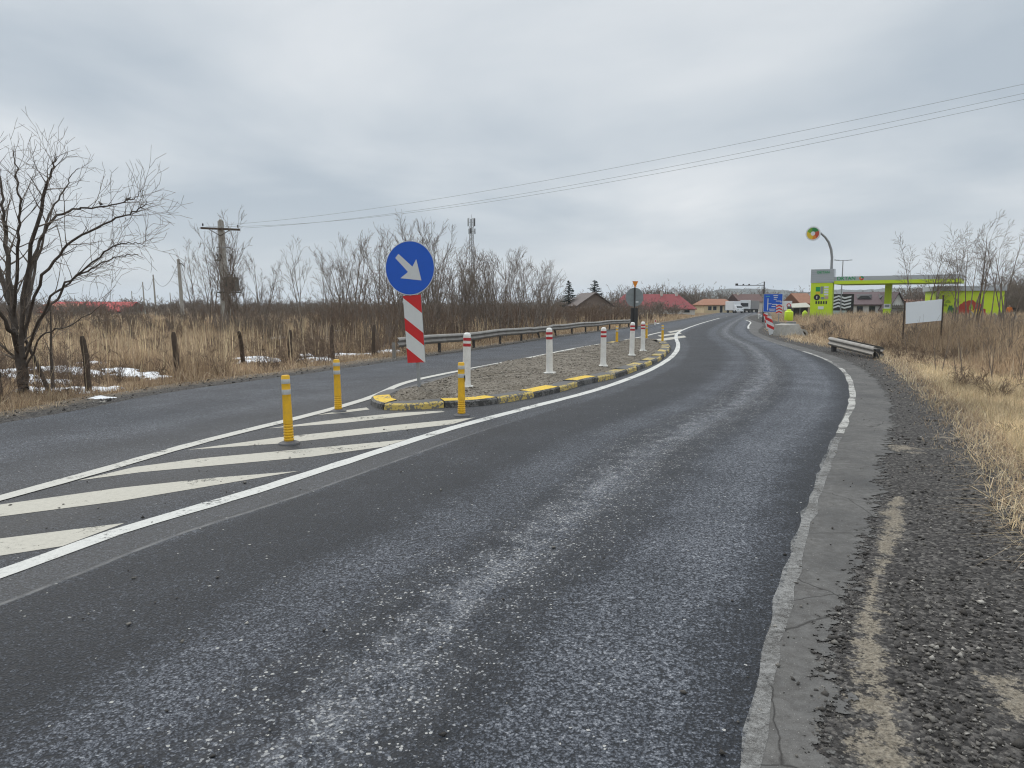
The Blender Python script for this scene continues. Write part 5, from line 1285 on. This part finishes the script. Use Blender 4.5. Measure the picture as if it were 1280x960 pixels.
for pts, r0, r1 in limbs: grow_poly(segs, rg, pts, r0, r1, 3, .66, .2, .06, .80)
bt = tree_obj('bare_tree', base, segs, 'large spreading bare tree at the left edge of the photo', None, (M_BARK, M_TWIG))
# two birds perched on its longest limb
def bird(p, lab, s=1.0, rz=0):
    o = empty('bird', p, lab, 'bird', rz=rz)
    mb = MB()
    n = 10
    rings = [(-.10,.012,.0),(-.07,.03,.02),(-.02,.048,.03),(.03,.046,.05),(.06,.032,.075),(.08,.030,.10),(.10,.022,.115),(.115,.006,.113)]
    vs, f = [], []
    for x, r, z in rings:
        for i in range(n): a_ = 2*math.pi*i/n; vs.append((x*s, r*s*math.cos(a_), (z + .03 + r*math.sin(a_))*s))
    for k_ in range(len(rings)-1):
        for i in range(n): f.append((k_*n+i, k_*n+(i+1)%n, (k_+1)*n+(i+1)%n, (k_+1)*n+i))
    f += [tuple(range(n)), tuple(range((len(rings)-1)*n, len(rings)*n))]
    mb.add(vs, f); mb.prism([(-.09*s,-.015*s,.03*s),(-.20*s,-.02*s,.0),(-.20*s,.02*s,.0),(-.09*s,.015*s,.03*s)], (0,0,.012*s)); mb.prism([(.11*s,-.008*s,.135*s),(.145*s,0,.14*s),(.11*s,.008*s,.135*s)], (0,0,.012*s))
    for sy in (-.015, .015): mb.tube((0, sy*s, -.01), (.005*s, sy*s, .035*s), .003, n=5)
    mb.build('body', M_BLK, o, smooth=True)
bird(base + tp(126, 257, .3), 'dark bird perched nearer the trunk on a long bare limb', 0.55, 2.6)
bird(base + tp(160, 251, .3), 'dark bird perched near the outer end of the long bare limb', .48, .5)
# thin companions beside it
def small_tree(seed, h, stems, spread, dens, maxd=3, up=.09, lo=.02, r=.035, ang=(18, 42), rmin=.004, st0=1):
    rg = random.Random(seed); out = []
    for s_ in range(stems):
        a = rg.random()*6.28; d = Vector((math.cos(a)*spread*rg.uniform(.3, 1), math.sin(a)*spread*rg.uniform(.3, 1), 1)); hh = h*rg.uniform(.72, 1.0) if s_ else h
        grow(out, rg, (math.cos(a)*.12*(s_ > 0), math.sin(a)*.12*(s_ > 0), 0), d, hh*.92, r*rg.uniform(.7, 1.1), 0, maxd, .03, .03, ang, dens, rmin, .44, st0)
    return out
def place(px, d, dz=0.0):
    x = xz(px, d); return Vector((x, d, gz(x, d) - .05 + dz))
p = at(63, 486, 0); p.z = gz(p.x, p.y) - .05
tree_obj('sapling', p, small_tree(5, 2.3, 2, .35, .75, 3, r=.045), 'short dark sapling just right of the big bare tree trunk', None, (M_BARK, M_TWIG), 'sapling')
p = at(2, 492, 0); p.z = gz(p.x, p.y) - .05
tree_obj('sapling', p, small_tree(6, 1.9, 2, .3, .7, 3, r=.035), 'short dark sapling at the extreme left edge by the verge', None, (M_BARK, M_TWIG), 'sapling')
# thicket of young bare trees: a few grown kinds, each copied with its own turn and height
protoS = [small_tree(100 + i, 5.0, st, spd, .95, 3, r=.042, rmin=.0065, ang=(18, 38)) for i, (st, spd) in enumerate([(3, .30), (4, .36), (2, .22), (5, .40), (3, .24)])]
protosR = [small_tree(300 + i, 5.0, st, spd, 1.12, 3, r=.045, rmin=.006, ang=(22, 45), st0=3) for i, (st, spd) in enumerate([(2, .25), (3, .32), (1, .2), (2, .34)])]
protos, protosRo = [], []
def thicket(lst, group, label_default, mats=(M_TWIG, M_TWIG), protoS=protoS, protos=protos):
    for j, (px, d, pt, lab) in enumerate(lst):
        kx = (j*3 + int(px)) % len(protoS); loc = place(px, d); h = (aty(px, pt, d).z - loc.z)*(1.13 if protos is protosRo else 1.07)
        if len(protos) <= kx or protos[kx] is None:
            while len(protos) <= kx: protos.append(None)
            o = tree_obj('bare_tree', loc, protoS[kx], lab or label_default, group, mats); protos[kx] = o
            o['h'] = max(s_[5] for s_ in protoS[kx])
        else:
            o = copy_tree(protos[kx]); o.location = loc; o['label'] = lab or label_default; o['group'] = group; o['category'] = 'tree'
        s_ = h / protos[kx]['h']; o.scale = (s_*(.9 + .25*((px*7) % 10)/10), s_*(.9 + .25*((px*3) % 10)/10), s_); o.rotation_euler = (0, 0, (px*1.7) % 6.28)
thicket([(284, 46, 268, 'bare bushy tree growing around the transformer pole'), (262, 47, 300, 'bare tree with thin upright twigs just left of the transformer pole'), (312, 47, 325, 'low bare tree just right of the transformer pole'), (245, 50, 305, 'bare tree leftmost of the cluster around the transformer pole'), (272, 43, 286, 'bare tree directly in front of the transformer pole, left side'), (298, 45, 288, 'bare tree beside the transformer box, right of the pole'), (328, 49, 318, 'bare tree at the right end of the cluster around the transformer pole'),
         (378, 33, 304, 'lone slender bare tree midway between transformer pole and blue sign')], 'bare trees in the left field', None)
G_ = 'bare young trees of the thicket behind the guardrail'
thicket([(x, d, t, None) for x, d, t in ((424, 38, 300), (438, 36, 291), (470, 38, 302), (490, 34, 288), (455, 31, 338), (505, 44, 296), (520, 40, 274), (535, 33, 290), (548, 38, 280), (566, 45, 302), (583, 36, 330), (600, 40, 318), (612, 46, 312), (622, 42, 313), (632, 34, 330), (646, 38, 318), (662, 36, 314), (684, 40, 332), (403, 45, 330), (352, 42, 340), (673, 47, 330), (578, 50, 318), (480, 50, 310), (640, 52, 325), (447, 43, 305), (498, 39, 292), (512, 33, 300), (528, 46, 282), (541, 41, 284), (556, 36, 298), (573, 42, 312), (592, 44, 316), (607, 36, 322), (617, 50, 318), (628, 44, 316), (652, 45, 322), (668, 39, 324), (678, 52, 330), (430, 50, 318), (415, 36, 322), (692, 46, 345))], G_, 'slender bare tree in the thicket behind the guardrail')
thicket([(1153, 33, 306, 'bare tree standing behind the left part of the white board'), (1163, 34, 318, 'bare tree rising above the middle of the white board'), (1178, 35, 322, 'bare tree at the right post of the white board'),
         (1199, 33, 292, 'tall bare tree in front of the left part of the lime wall'), (1209, 35, 300, 'slim bare tree before the red mural splash'), (1227, 32, 281, 'tallest bare tree before the right part of the lime wall'),
         (1249, 36, 300, 'bare tree at the right end of the lime wall'), (1274, 31, 308, 'bare tree at the right edge beside the black bin'), (1300, 33, 300, 'bare tree just past the right edge of the photo'), (1143, 36, 318, 'slender bare tree at the left post of the white board'), (1190, 37, 304, 'bare tree between the white board and the red mural splash'), (1218, 38, 290, 'slim tall bare tree above the right part of the lime roof'), (1238, 34, 292, 'bare tree just left of the right end of the lime wall'), (1262, 35, 305, 'bare tree directly in front of the orange jacket')], 'bare trees on the right', None, protoS=protosR, protos=protosRo)
for i, (px, py, h, lab) in enumerate([(1171, 466, 1.25, 'thin dark sapling in the grass below the white board'), (1204, 470, 1.2, 'thin forked sapling among the grass, right of the one below the white board'), (1262, 452, 1.9, 'tall thin sapling in the grass below the black bin'), (1141, 440, 1.3, 'slanting sapling near the left post of the white board'), (1243, 470, 1.4, 'thin sapling in the grass below the right end of the lime wall'), (1277, 470, 1.5, 'thin sapling at the right photo edge amid the grass')]):
    p = at(px, py, 0); p.z = gz(p.x, p.y) - .03; tree_obj('sapling', p, small_tree(40 + i, h, 2, .25, .6, 2, r=.016, rmin=.003), lab, 'saplings in the right field', (M_TWIG, M_TWIG), 'sapling')

# spruces
M_NEED = bark('spruce needles', (.016, .028, .022), (.030, .046, .036))
def spruce(px, d, pt, wpx, lab, seed):
    x = xz(px, d); h = aty(px, pt, d).z + .2; rg = random.Random(seed); o = empty('spruce_tree', (x, d, -.1), lab, 'tree', 'dark spruces')
    tubes([(0, 0, 0, 0, 0, h*.97, .16, .02)], [M_BARK], 'trunk', o, 8)
    V, F = [], []; z = .5; rmax = wpx/2*d/FPX*1.15
    while z < h*.985:
        L_ = rmax*(1 - z/h)**.8*rg.uniform(.8, 1.1) + .06; nb = rg.randint(6, 9)
        for b in range(nb):
            a = rg.random()*6.28; l = L_*rg.uniform(.65, 1.1); ca, sa_ = math.cos(a), math.sin(a); m = max(3, int(l/.13))
            for i in range(m):
                t = (i + .4)/m; r = l*t; zz_ = z - .28*l*math.sin(t*2.4) + rg.gauss(0, .03); w_ = (.16 + .22*l*(1-t)*.5)
                for s_ in (-1, 1, 0):
                    dx, dy = (-sa_*s_*w_, ca*s_*w_) if s_ else (0, 0); k_ = len(V)
                    V += [(ca*r - .05*ca, sa_*r - .05*sa_, zz_ + .03), (ca*r + ca*.09, sa_*r + sa_*.09, zz_), (ca*(r+.12) + dx, sa_*(r+.12) + dy, zz_ - .10 - rg.random()*.08)]; F.append((k_, k_+1, k_+2))
        z += rg.uniform(.16, .26)*(1.0 + .5*(1 - z/h))
    arr_mesh('crown', np.array(V), [np.array(F)], [M_NEED], o)
spruce(711, 118, 349.5, 29, 'narrow dark spruce, the left one of two', 1)
spruce(743, 122, 349, 46, 'broad dark spruce, the right one of two', 2)

# ---- brush: low bushes without number, one mass
rs = np.random.RandomState(31)
def shrub_proto(seed, h=1.8):
    rg = random.Random(seed); out = []
    for s_ in range(9):
        a = rg.random()*6.28; d = Vector((math.cos(a)*rg.uniform(.1, .6), math.sin(a)*rg.uniform(.1, .6), 1)); grow(out, rg, (math.cos(a)*.25*rg.random(), math.sin(a)*.25*rg.random(), 0), d, h*rg.uniform(.55, .95), .014, 0, 2, .05, .08, (18, 45), .65, .005, .5)
    return np.array(out)[:, :8]
SH = [shrub_proto(200 + i) for i in range(5)]
def brush(name, pts, hs, mat, seed, rk=1.0, wid=1.0):
    rs = np.random.RandomState(seed); Vs, Fs, o_ = [], [], 0
    for (x, y), h in zip(pts, hs):
        S = SH[rs.randint(len(SH))].copy(); a = rs.rand()*6.28; s_ = h/1.8; ca, sa_ = math.cos(a), math.sin(a)
        for c0 in (0, 3):
            X_, Y_ = S[:,c0]*ca - S[:,c0+1]*sa_, S[:,c0]*sa_ + S[:,c0+1]*ca; S[:,c0], S[:,c0+1] = X_*s_*wid + x, Y_*s_*wid + y; S[:,c0+2] = S[:,c0+2]*s_ + gz0[(round(x,3), round(y,3))] - .05
        d = math.hypot(x, y); S[:,6:8] = np.maximum(S[:,6:8]*s_, d*.00017*rk)
        if d > 60: S = S[rs.rand(len(S)) < .75]
        V, F = tubes(S, None, None, None, 3); Vs.append(V); Fs.append(F + o_); o_ += len(V)
    return tag(arr_mesh(name, np.vstack(Vs), [np.vstack(Fs)], [mat]), kind='stuff')
gz0 = {}
def scatter(n, d0, d1, a0, a1, test):
    d = np.sqrt(rs.uniform(d0*d0, d1*d1, n)); a = np.radians(rs.uniform(a0, a1, n)); x, y = d*np.sin(a), d*np.cos(a)
    x, y = np.round(x, 3), np.round(y, 3); m = test(x, y, d, np.degrees(a)); x, y, d = x[m], y[m], d[m]; z = ground_z(x, y)
    for i in range(len(x)): gz0[(x[i], y[i])] = z[i]
    return list(zip(x, y)), d
lt = lambda x, y: -pdist(x, y, LE)
def tA(x, y, d, a):
    l = lt(x, y); return (l > 3.0) & (((a < -22) & (d > 36)) | ((a >= -22) & (a < -14) & (d > 28)) | ((a >= -14) & (d > 24) & (l > 3.2))) & (rs.rand(len(x)) < np.clip(fbm(x, y, .12, 8)*2.2 - .45, 0, 1))
pts, d = scatter(1250, 22, 105, -44, 15, tA)
hs = np.clip(rs.normal(1.4, .42, len(pts)), .5, 2.5) * (0.75 + .25*(np.array([p_[0]/p_[1] for p_ in pts]) > -.42)); hf = len(pts)//2
brush('brushwood', pts[:hf], hs[:hf], M_TWIG, 3); brush('brushwood', pts[hf:], hs[hf:], M_TWIG2, 33)
pts, d = scatter(430, 30, 90, -14, 14.5, lambda x, y, d, a: (lt(x, y) > 2.6))
brush('brushwood', pts, np.clip(rs.normal(1.5, .4, len(pts)), .6, 2.5), M_TWIG2, 4)
pts, d = scatter(380, 105, 150, -44, 14, lambda x, y, d, a: lt(x, y) > 4)
brush('brushwood', pts, rs.uniform(1.6, 3.0, len(pts)), M_TWIG, 5, wid=1.3)
rt = lambda x, y: pdist(x, y, GR)
pts, d = scatter(900, 14, 75, 15, 45, lambda x, y, d, a: (rt(x, y) > 3.0 - 1.0*(d > 40)) & (rs.rand(len(x)) < .25 + .45*(a > 27)))
brush('brushwood', pts, rs.uniform(.6, 1.25, len(pts)), M_TWIG, 6)
pts, d = scatter(950, 10, 42, -46, 6, lambda x, y, d, a: (lt(x, y) > 1.3) & (lt(x, y) < 9) & (fbm(x, y, .45, 17) > .42))
brush('dry_weeds', pts, rs.uniform(.30, .95, len(pts)), M_TWIG2, 41, wid=1.3)
pts, d = scatter(420, 5, 34, 14, 50, lambda x, y, d, a: (rt(x, y) > .5) & (rt(x, y) < 9) & (fbm(x, y, .5, 19) > .45))
brush('dry_weeds', pts, rs.uniform(.22, .6, len(pts)), M_TWIG2, 42, wid=1.3)
# far woods: masses behind the houses
def band(n, px0, px1, d0, d1, h0, h1, seed, mat=M_TWIG, rk=1.05):
    d = rs.uniform(d0, d1, n); x = np.round((rs.uniform(px0, px1, n) - 640)/FPX*d, 3); y = np.round(d, 3)
    for q in zip(x, y): gz0[(q[0], q[1])] = 0.0
    brush('far_wood', list(zip(x, y)), rs.uniform(h0, h1, n), mat, seed, rk)
band(90, 770, 880, 200, 260, 5.0, 8.0, 11); band(40, 690, 790, 125, 170, 3.0, 4.4, 12); band(60, 880, 1000, 240, 300, 4.5, 8, 13)
band(45, 1125, 1180, 118, 160, 3.0, 6.0, 14); band(110, 1244, 1330, 88, 125, 3.2, 6.5, 15); band(60, -60, 240, 180, 260, 2.0, 4.2, 16); band(60, 240, 520, 150, 220, 2.0, 4.0, 17)
band(30, 1040, 1130, 135, 170, 2.5, 4.4, 18)

# ---- snow left in the grass
snow_px = [(52,462,1.0,.45),(78,463,.7,.3),(105,464,.8,.3),(68,484,.9,.35),(92,482,.8,.3),(128,484,.55,.40),(150,461,.8,.22),(172,463,.9,.28),(198,464,.5,.25),(125,497,.35,.14),(113,455,.6,.2),(60,473,.7,.3),
           (318,446,1.0,.4),(335,449,.8,.4),(312,450,.5,.3),(345,424,1.0,.4),(395,446,.9,.5),(404,450,.5,.3),(430,441,.8,.35),(455,440,.7,.3),(478,436,.8,.3),(428,414,1.4,.5),(400,424,.8,.3),(384,443,.4,.25),(20,470,.8,.3),(0,466,.9,.3),(352,422,.6,.3),(490,437,.6,.3),(505,414,1.0,.4),(575,424,.6,.3),(700,438,0,.0)]
snow_w = []
for px, py, rx, ry in snow_px:
    if rx > 0: q = at(px, py, 0); snow_w.append((q.x, q.y, rx*.82, ry*1.6))
for px, py, rx, ry in ((1192, 436, .9, .5), (1205, 434, .7, .4), (1280, 514, .2, .12), (1240, 520, .12, .06), (1150, 441, .5, .3), (823, 404.5, .3, .25)):
    q = at(px, py, 0); snow_w.append((q.x, q.y, rx, ry))
Vs, Fs, o_, RA = [], [], 0, []
for i, (x, y, rx, ry) in enumerate(snow_w):
    nr_, na = 7, 26; P_ = [(x, y)]
    aa = np.arange(na)*2*np.pi/na; irr = .55 + .9*vnoise(np.cos(aa)*1.6 + i*3.1, np.sin(aa)*1.6 + i*1.7, 1.3)
    r = np.linspace(1/nr_, 1, nr_)
    X_ = x + (r[:,None]*irr[None]*np.cos(aa)[None])*rx; Y_ = y + (r[:,None]*irr[None]*np.sin(aa)[None])*ry
    X_, Y_ = np.r_[x, X_.ravel()], np.r_[y, Y_.ravel()]; R_ = np.r_[0, np.repeat(r, na)]; RA = RA + [R_]
    Z_ = ground_z(X_, Y_) + min(.09, .16*min(rx, ry) + .01)*(1 - R_**2.5) - .03*(R_ > .99) + (vnoise(X_, Y_, 5.0) - .5)*.05*(R_ < .95)
    Vs.append(np.column_stack([X_, Y_, Z_])); j = np.arange(na); f3 = np.column_stack([j*0, 1+j, 1+(j+1) % na])
    f4 = np.vstack([np.column_stack([1+k_*na+j, 1+(k_+1)*na+j, 1+(k_+1)*na+(j+1) % na, 1+k_*na+(j+1) % na]) for k_ in range(nr_-1)])
    Fs.append((f3 + o_, f4 + o_)); o_ += len(X_)
k = NT('old snow'); n1 = k.noise(9, 6, .7); n2 = k.noise(3.5, 6, .7); k.bump(n1, .03)
k.fin(k.mix(k.rng(n1, .42, .72, 0, .7), (.80, .82, .85), (.46, .42, .36)), .75, spec=.25)
clone_alpha(k, k.math('LESS_THAN', k.math('ADD', k.math('MULTIPLY', k.attr('rim'), .75), k.math('ADD', k.math('MULTIPLY', k.math('SUBTRACT', n2, .5), 1.5), k.math('MULTIPLY', k.math('SUBTRACT', n1, .5), .9))), .59))
tag(arr_mesh('snow', np.vstack(Vs), [np.vstack([f[0] for f in Fs]), np.vstack([f[1] for f in Fs])], [k.m], smooth=True, attrs={'rim': ('FLOAT', np.concatenate(RA))}), kind='stuff')

# ---- old fence posts in the left grass
for px, pb_, pt, lean_, lab in ((112, 487, 420, 2, 'dark wooden fence post right of the short sapling, beside snow'), (222.5, 474, 415, -3, 'dark wooden fence post with a broken top, in tall reeds below the nearest field pole'), (305, 453, 412, 14, 'leaning dark wooden fence post with a forked top'),
                           (363, 454, 412.5, 1, 'dark wooden fence post above the nearest yellow post'), (415.5, 449, 406, -1, 'dark wooden fence post above the second yellow post'), (466.5, 443, 406, 2, 'thin dark fence post just left of the guardrail end')):
    p = at(px, pb_, 0); z0 = gz(p.x, p.y) - .15; h = aty(px, pt, p.y).z - z0
    o = empty('fence_post', (p.x, p.y, z0), lab, 'fence post', 'old wooden fence posts in the left grass'); o.rotation_euler = (R(2), R(lean_), p.x)
    mb = MB(); rr = random.Random(px); r0 = .065; mb.path([(0,0,0), (.01, 0, h*.3), (-.012, .01, h*.65), (.008, 0, h*.93), (.015, 0, h)], [r0, r0*.95, r0*.92, r0*.85, r0*.5], 8)
    if lean_ == 14: mb.path([(0, 0, h*.82), (.09, 0, h*.98), (.10, 0, h*1.02)], [.04, .035, .02], 6)
    mb.build('post', M_WOOD, o, smooth=True)

# ---- dry grass
def grass(name, X, Y, H, W, lean, pal, mat, seed):
    rs = np.random.RandomState(seed); n = len(X); Z = ground_z(X, Y) - .02
    a = rs.rand(n)*6.28; la = rs.rand(n)*6.28; ll_ = np.abs(rs.normal(0, 1, n))*lean*H
    dx, dy = np.cos(a)*W/2, np.sin(a)*W/2; lx, ly = np.cos(la)*ll_, np.sin(la)*ll_
    b = np.stack([X, Y, Z], 1); V = np.empty((n, 5, 3))
    off = np.stack([dx, dy, dx*0], 1)
    V[:,0] = b - off; V[:,1] = b + off; mid = b + np.stack([lx*.35, ly*.35, H*.58], 1); V[:,2] = mid + off*.75; V[:,3] = mid - off*.75
    V[:,4] = b + np.stack([lx, ly, H*np.clip(1 - .35*(ll_/H)**2, .3, 1)], 1)
    i = np.arange(n)[:,None]*5; Q = i + np.array([[0,1,2,3]]); T = i + np.array([[3,2,4]])
    pal = np.array(pal); c = pal[rs.randint(len(pal), size=n)]; c2 = pal[rs.randint(len(pal), size=n)]; t = rs.rand(n)[:,None]; c = c*t + c2*(1-t); c = c*rs.uniform(.75, 1.2, (n, 1))*(.62 + .85*fbm(X, Y, .9, 21))[:,None]*(.75 + .55*vnoise(X, Y, .25, 23))[:,None]
    C = np.repeat(np.column_stack([c, np.ones(n)]), 5, 0)
    return tag(arr_mesh(name, V.reshape(-1, 3), [Q, T], [mat], attrs={'Col': ('FLOAT_COLOR', C)}), kind='stuff')
k = NT('dry grass blades'); k.fin(k.attr('Col', 'Color'), .9, spec=.15); M_GR = k.m
tr_ = k.t.nodes.new('ShaderNodeBsdfTranslucent'); k.l(k.attr('Col', 'Color'), tr_.inputs[0]); mx = k.t.nodes.new('ShaderNodeMixShader'); mx.inputs[0].default_value = .3
k.l(k.b.outputs[0], mx.inputs[1]); k.l(tr_.outputs[0], mx.inputs[2]); k.l(mx.outputs[0], k.t.nodes['Material Output'].inputs[0])
STRAW = [(.56, .44, .295), (.46, .345, .225), (.37, .27, .175), (.64, .53, .38), (.29, .205, .14)]
BROWN = [(.42, .315, .21), (.32, .235, .16), (.23, .17, .12), (.50, .39, .265), (.36, .255, .175)]
PALE = [(.68, .56, .36), (.60, .48, .29), (.74, .63, .43), (.50, .39, .24)]
def lp_(n, d0, d1, a0, a1):
    d = np.exp(rs.uniform(math.log(d0), math.log(d1), n)); a = np.radians(rs.uniform(a0, a1, n)); return d*np.sin(a), d*np.cos(a), d, np.degrees(a)
def snowfree(x, y):
    m = np.ones(len(x), bool)
    for sx, sy, rx, ry in snow_w: m &= ((x-sx)/(rx*.80))**2 + ((y-sy)/(ry*.80))**2 > 1
    return m | (rs.rand(len(x)) < .05)
def snowfront(x, y, d):
    """1 where a tall blade would stand between the camera and a snow patch"""
    m = np.zeros(len(x), bool); az = x/y
    for sx, sy, rx, ry in snow_w[:31]: m |= (np.abs(az - sx/sy) < rx/sy*.9) & (y < sy) & (y > sy - 6)
    return m
# left field
x, y, d, a = lp_(330000, 7, 130, -50, 16); l = lt(x, y); m = (l > .75) & snowfree(x, y) & (rs.rand(len(x)) < np.clip(.25 + l*.5, 0, 1)); x, y, d, a, l = x[m], y[m], d[m], a[m], l[m]
cl = fbm(x, y, .5, 3); cl2 = fbm(x, y, .16, 6); fr = snowfront(x, y, d)
edge = sstep(l, .8, 1.8)
reed = ((a > -26) & (a < -11.5) & (l > 1.3) & (l < 4.2)).astype(float) * sstep(cl, .28, .55)
h = (.10 + .16*edge + .34*sstep(cl, .42, .7)*edge + .75*reed*rs.rand(len(x)) + .25*sstep(cl2, .45, .65)*sstep(d, 22, 40)) * rs.uniform(.5, 1.15, len(x))
h = np.where(fr, np.minimum(h, .17), h)
kk = rs.rand(len(x)); w = .0045*(1 + d/13)
s1 = cl2 > .5
grass('dry_grass', x[s1], y[s1], h[s1], w[s1], .5, STRAW + BROWN[:3], M_GR, 1)
grass('dry_grass', x[~s1], y[~s1], h[~s1], w[~s1], .5, BROWN + STRAW[:3], M_GR, 2)
# lying, tangled straw
x, y, d, a = lp_(70000, 7, 60, -50, 12); l = lt(x, y); m = (l > .6) & snowfree(x, y); x, y, d = x[m], y[m], d[m]
grass('dry_grass', x, y, rs.uniform(.12, .5, len(x)) * np.where(snowfront(x, y, d), .35, 1), .005*(1 + d/14), 1.5, STRAW + BROWN, M_GR, 8)
x, y, d, a = lp_(70000, 3.2, 60, 12, 52); g = rt(x, y); m = (g > -.1) & snowfree(x, y); x, y, d = x[m], y[m], d[m]
grass('dry_grass', x, y, rs.uniform(.08, .24, len(x))*(1 + .8*sstep(d, 9, 25)), .0045*(1 + d/14), 1.5, STRAW + PALE, M_GR, 9)
# scattered tall stalks
x, y, d, a = lp_(16000, 9, 90, -48, 15); l = lt(x, y); cl = fbm(x, y, .4, 12); m = (l > 1.4) & (cl > .42) & ~(snowfront(x, y, d) & (rs.rand(len(x)) < .85)); x, y, d = x[m], y[m], d[m]
grass('reed_stalks', x, y, rs.uniform(.6, 1.35, len(x)), .006*(1 + d/16), .13, STRAW + PALE, M_GR, 3)
# right field
x, y, d, a = lp_(420000, 3.2, 110, 10, 52); g = rt(x, y); m = (g > -.45 + 1.1*(fbm(x, y, 1.4, 3) - .5)) & snowfree(x, y) & (rs.rand(len(x)) < np.clip(.42 + g*.75, .08, 1)); x, y, d, a, g = x[m], y[m], d[m], a[m], g[m]
cl, cl2 = fbm(x, y, .55, 4), fbm(x, y, .2, 7)
far_ = sstep(g, 1.8, 3.4)
h = (.10 + .20*sstep(g, -.2, .7) + far_*(.25 + .55*sstep(cl, .35, .65)) - .06*sstep(g, .4, .8)*(1 - far_)) * rs.uniform(.45, 1.15, len(x))
h *= 1 + .15*sstep(d, 14, 20); h *= 1 - .45*(1 - sstep(d, 6, 11))*(1 - sstep(g, .8, 2.2)); w = .0042*(1 + d/12)
pale = (g > .35) & (g < 2.3 + cl) & (d < 22) & (d > 7.5 + 2*cl2); br = ~pale & (cl2 < .52)
grass('dry_grass', x[pale], y[pale], h[pale], w[pale], .75, PALE + STRAW[:2], M_GR, 4)
grass('dry_grass', x[br], y[br], h[br], w[br], .6, BROWN + STRAW[:2], M_GR, 5)
o_ = ~pale & ~br; grass('dry_grass', x[o_], y[o_], h[o_], w[o_], .6, STRAW + BROWN[:1], M_GR, 6)
x, y, d, a = lp_(15000, 9, 90, 13, 50); g = rt(x, y); cl = fbm(x, y, .35, 14); m = (g > 2.2) & (cl > .40); x, y, d = x[m], y[m], d[m]
grass('reed_stalks', x, y, rs.uniform(.5, 1.15, len(x)), .006*(1 + d/16), .16, BROWN + STRAW, M_GR, 7)

# ---- the air
hz_ = MB(); hz_.box((0, 900, 58), (8000, 9000, 122)); ho_ = hz_.build('haze', bpy.data.materials.new('haze air')); hm = ho_.data.materials[0]; hm.use_nodes = True
t_ = hm.node_tree; t_.nodes.clear(); ov = t_.nodes.new('ShaderNodeOutputMaterial'); pv = t_.nodes.new('ShaderNodeVolumePrincipled')
pv.inputs['Color'].default_value = (.84, .91, .98, 1); pv.inputs['Density'].default_value = 0.00022; pv.inputs['Anisotropy'].default_value = 0.1
t_.links.new(pv.outputs[0], ov.inputs['Volume']); tag(ho_, kind='stuff')
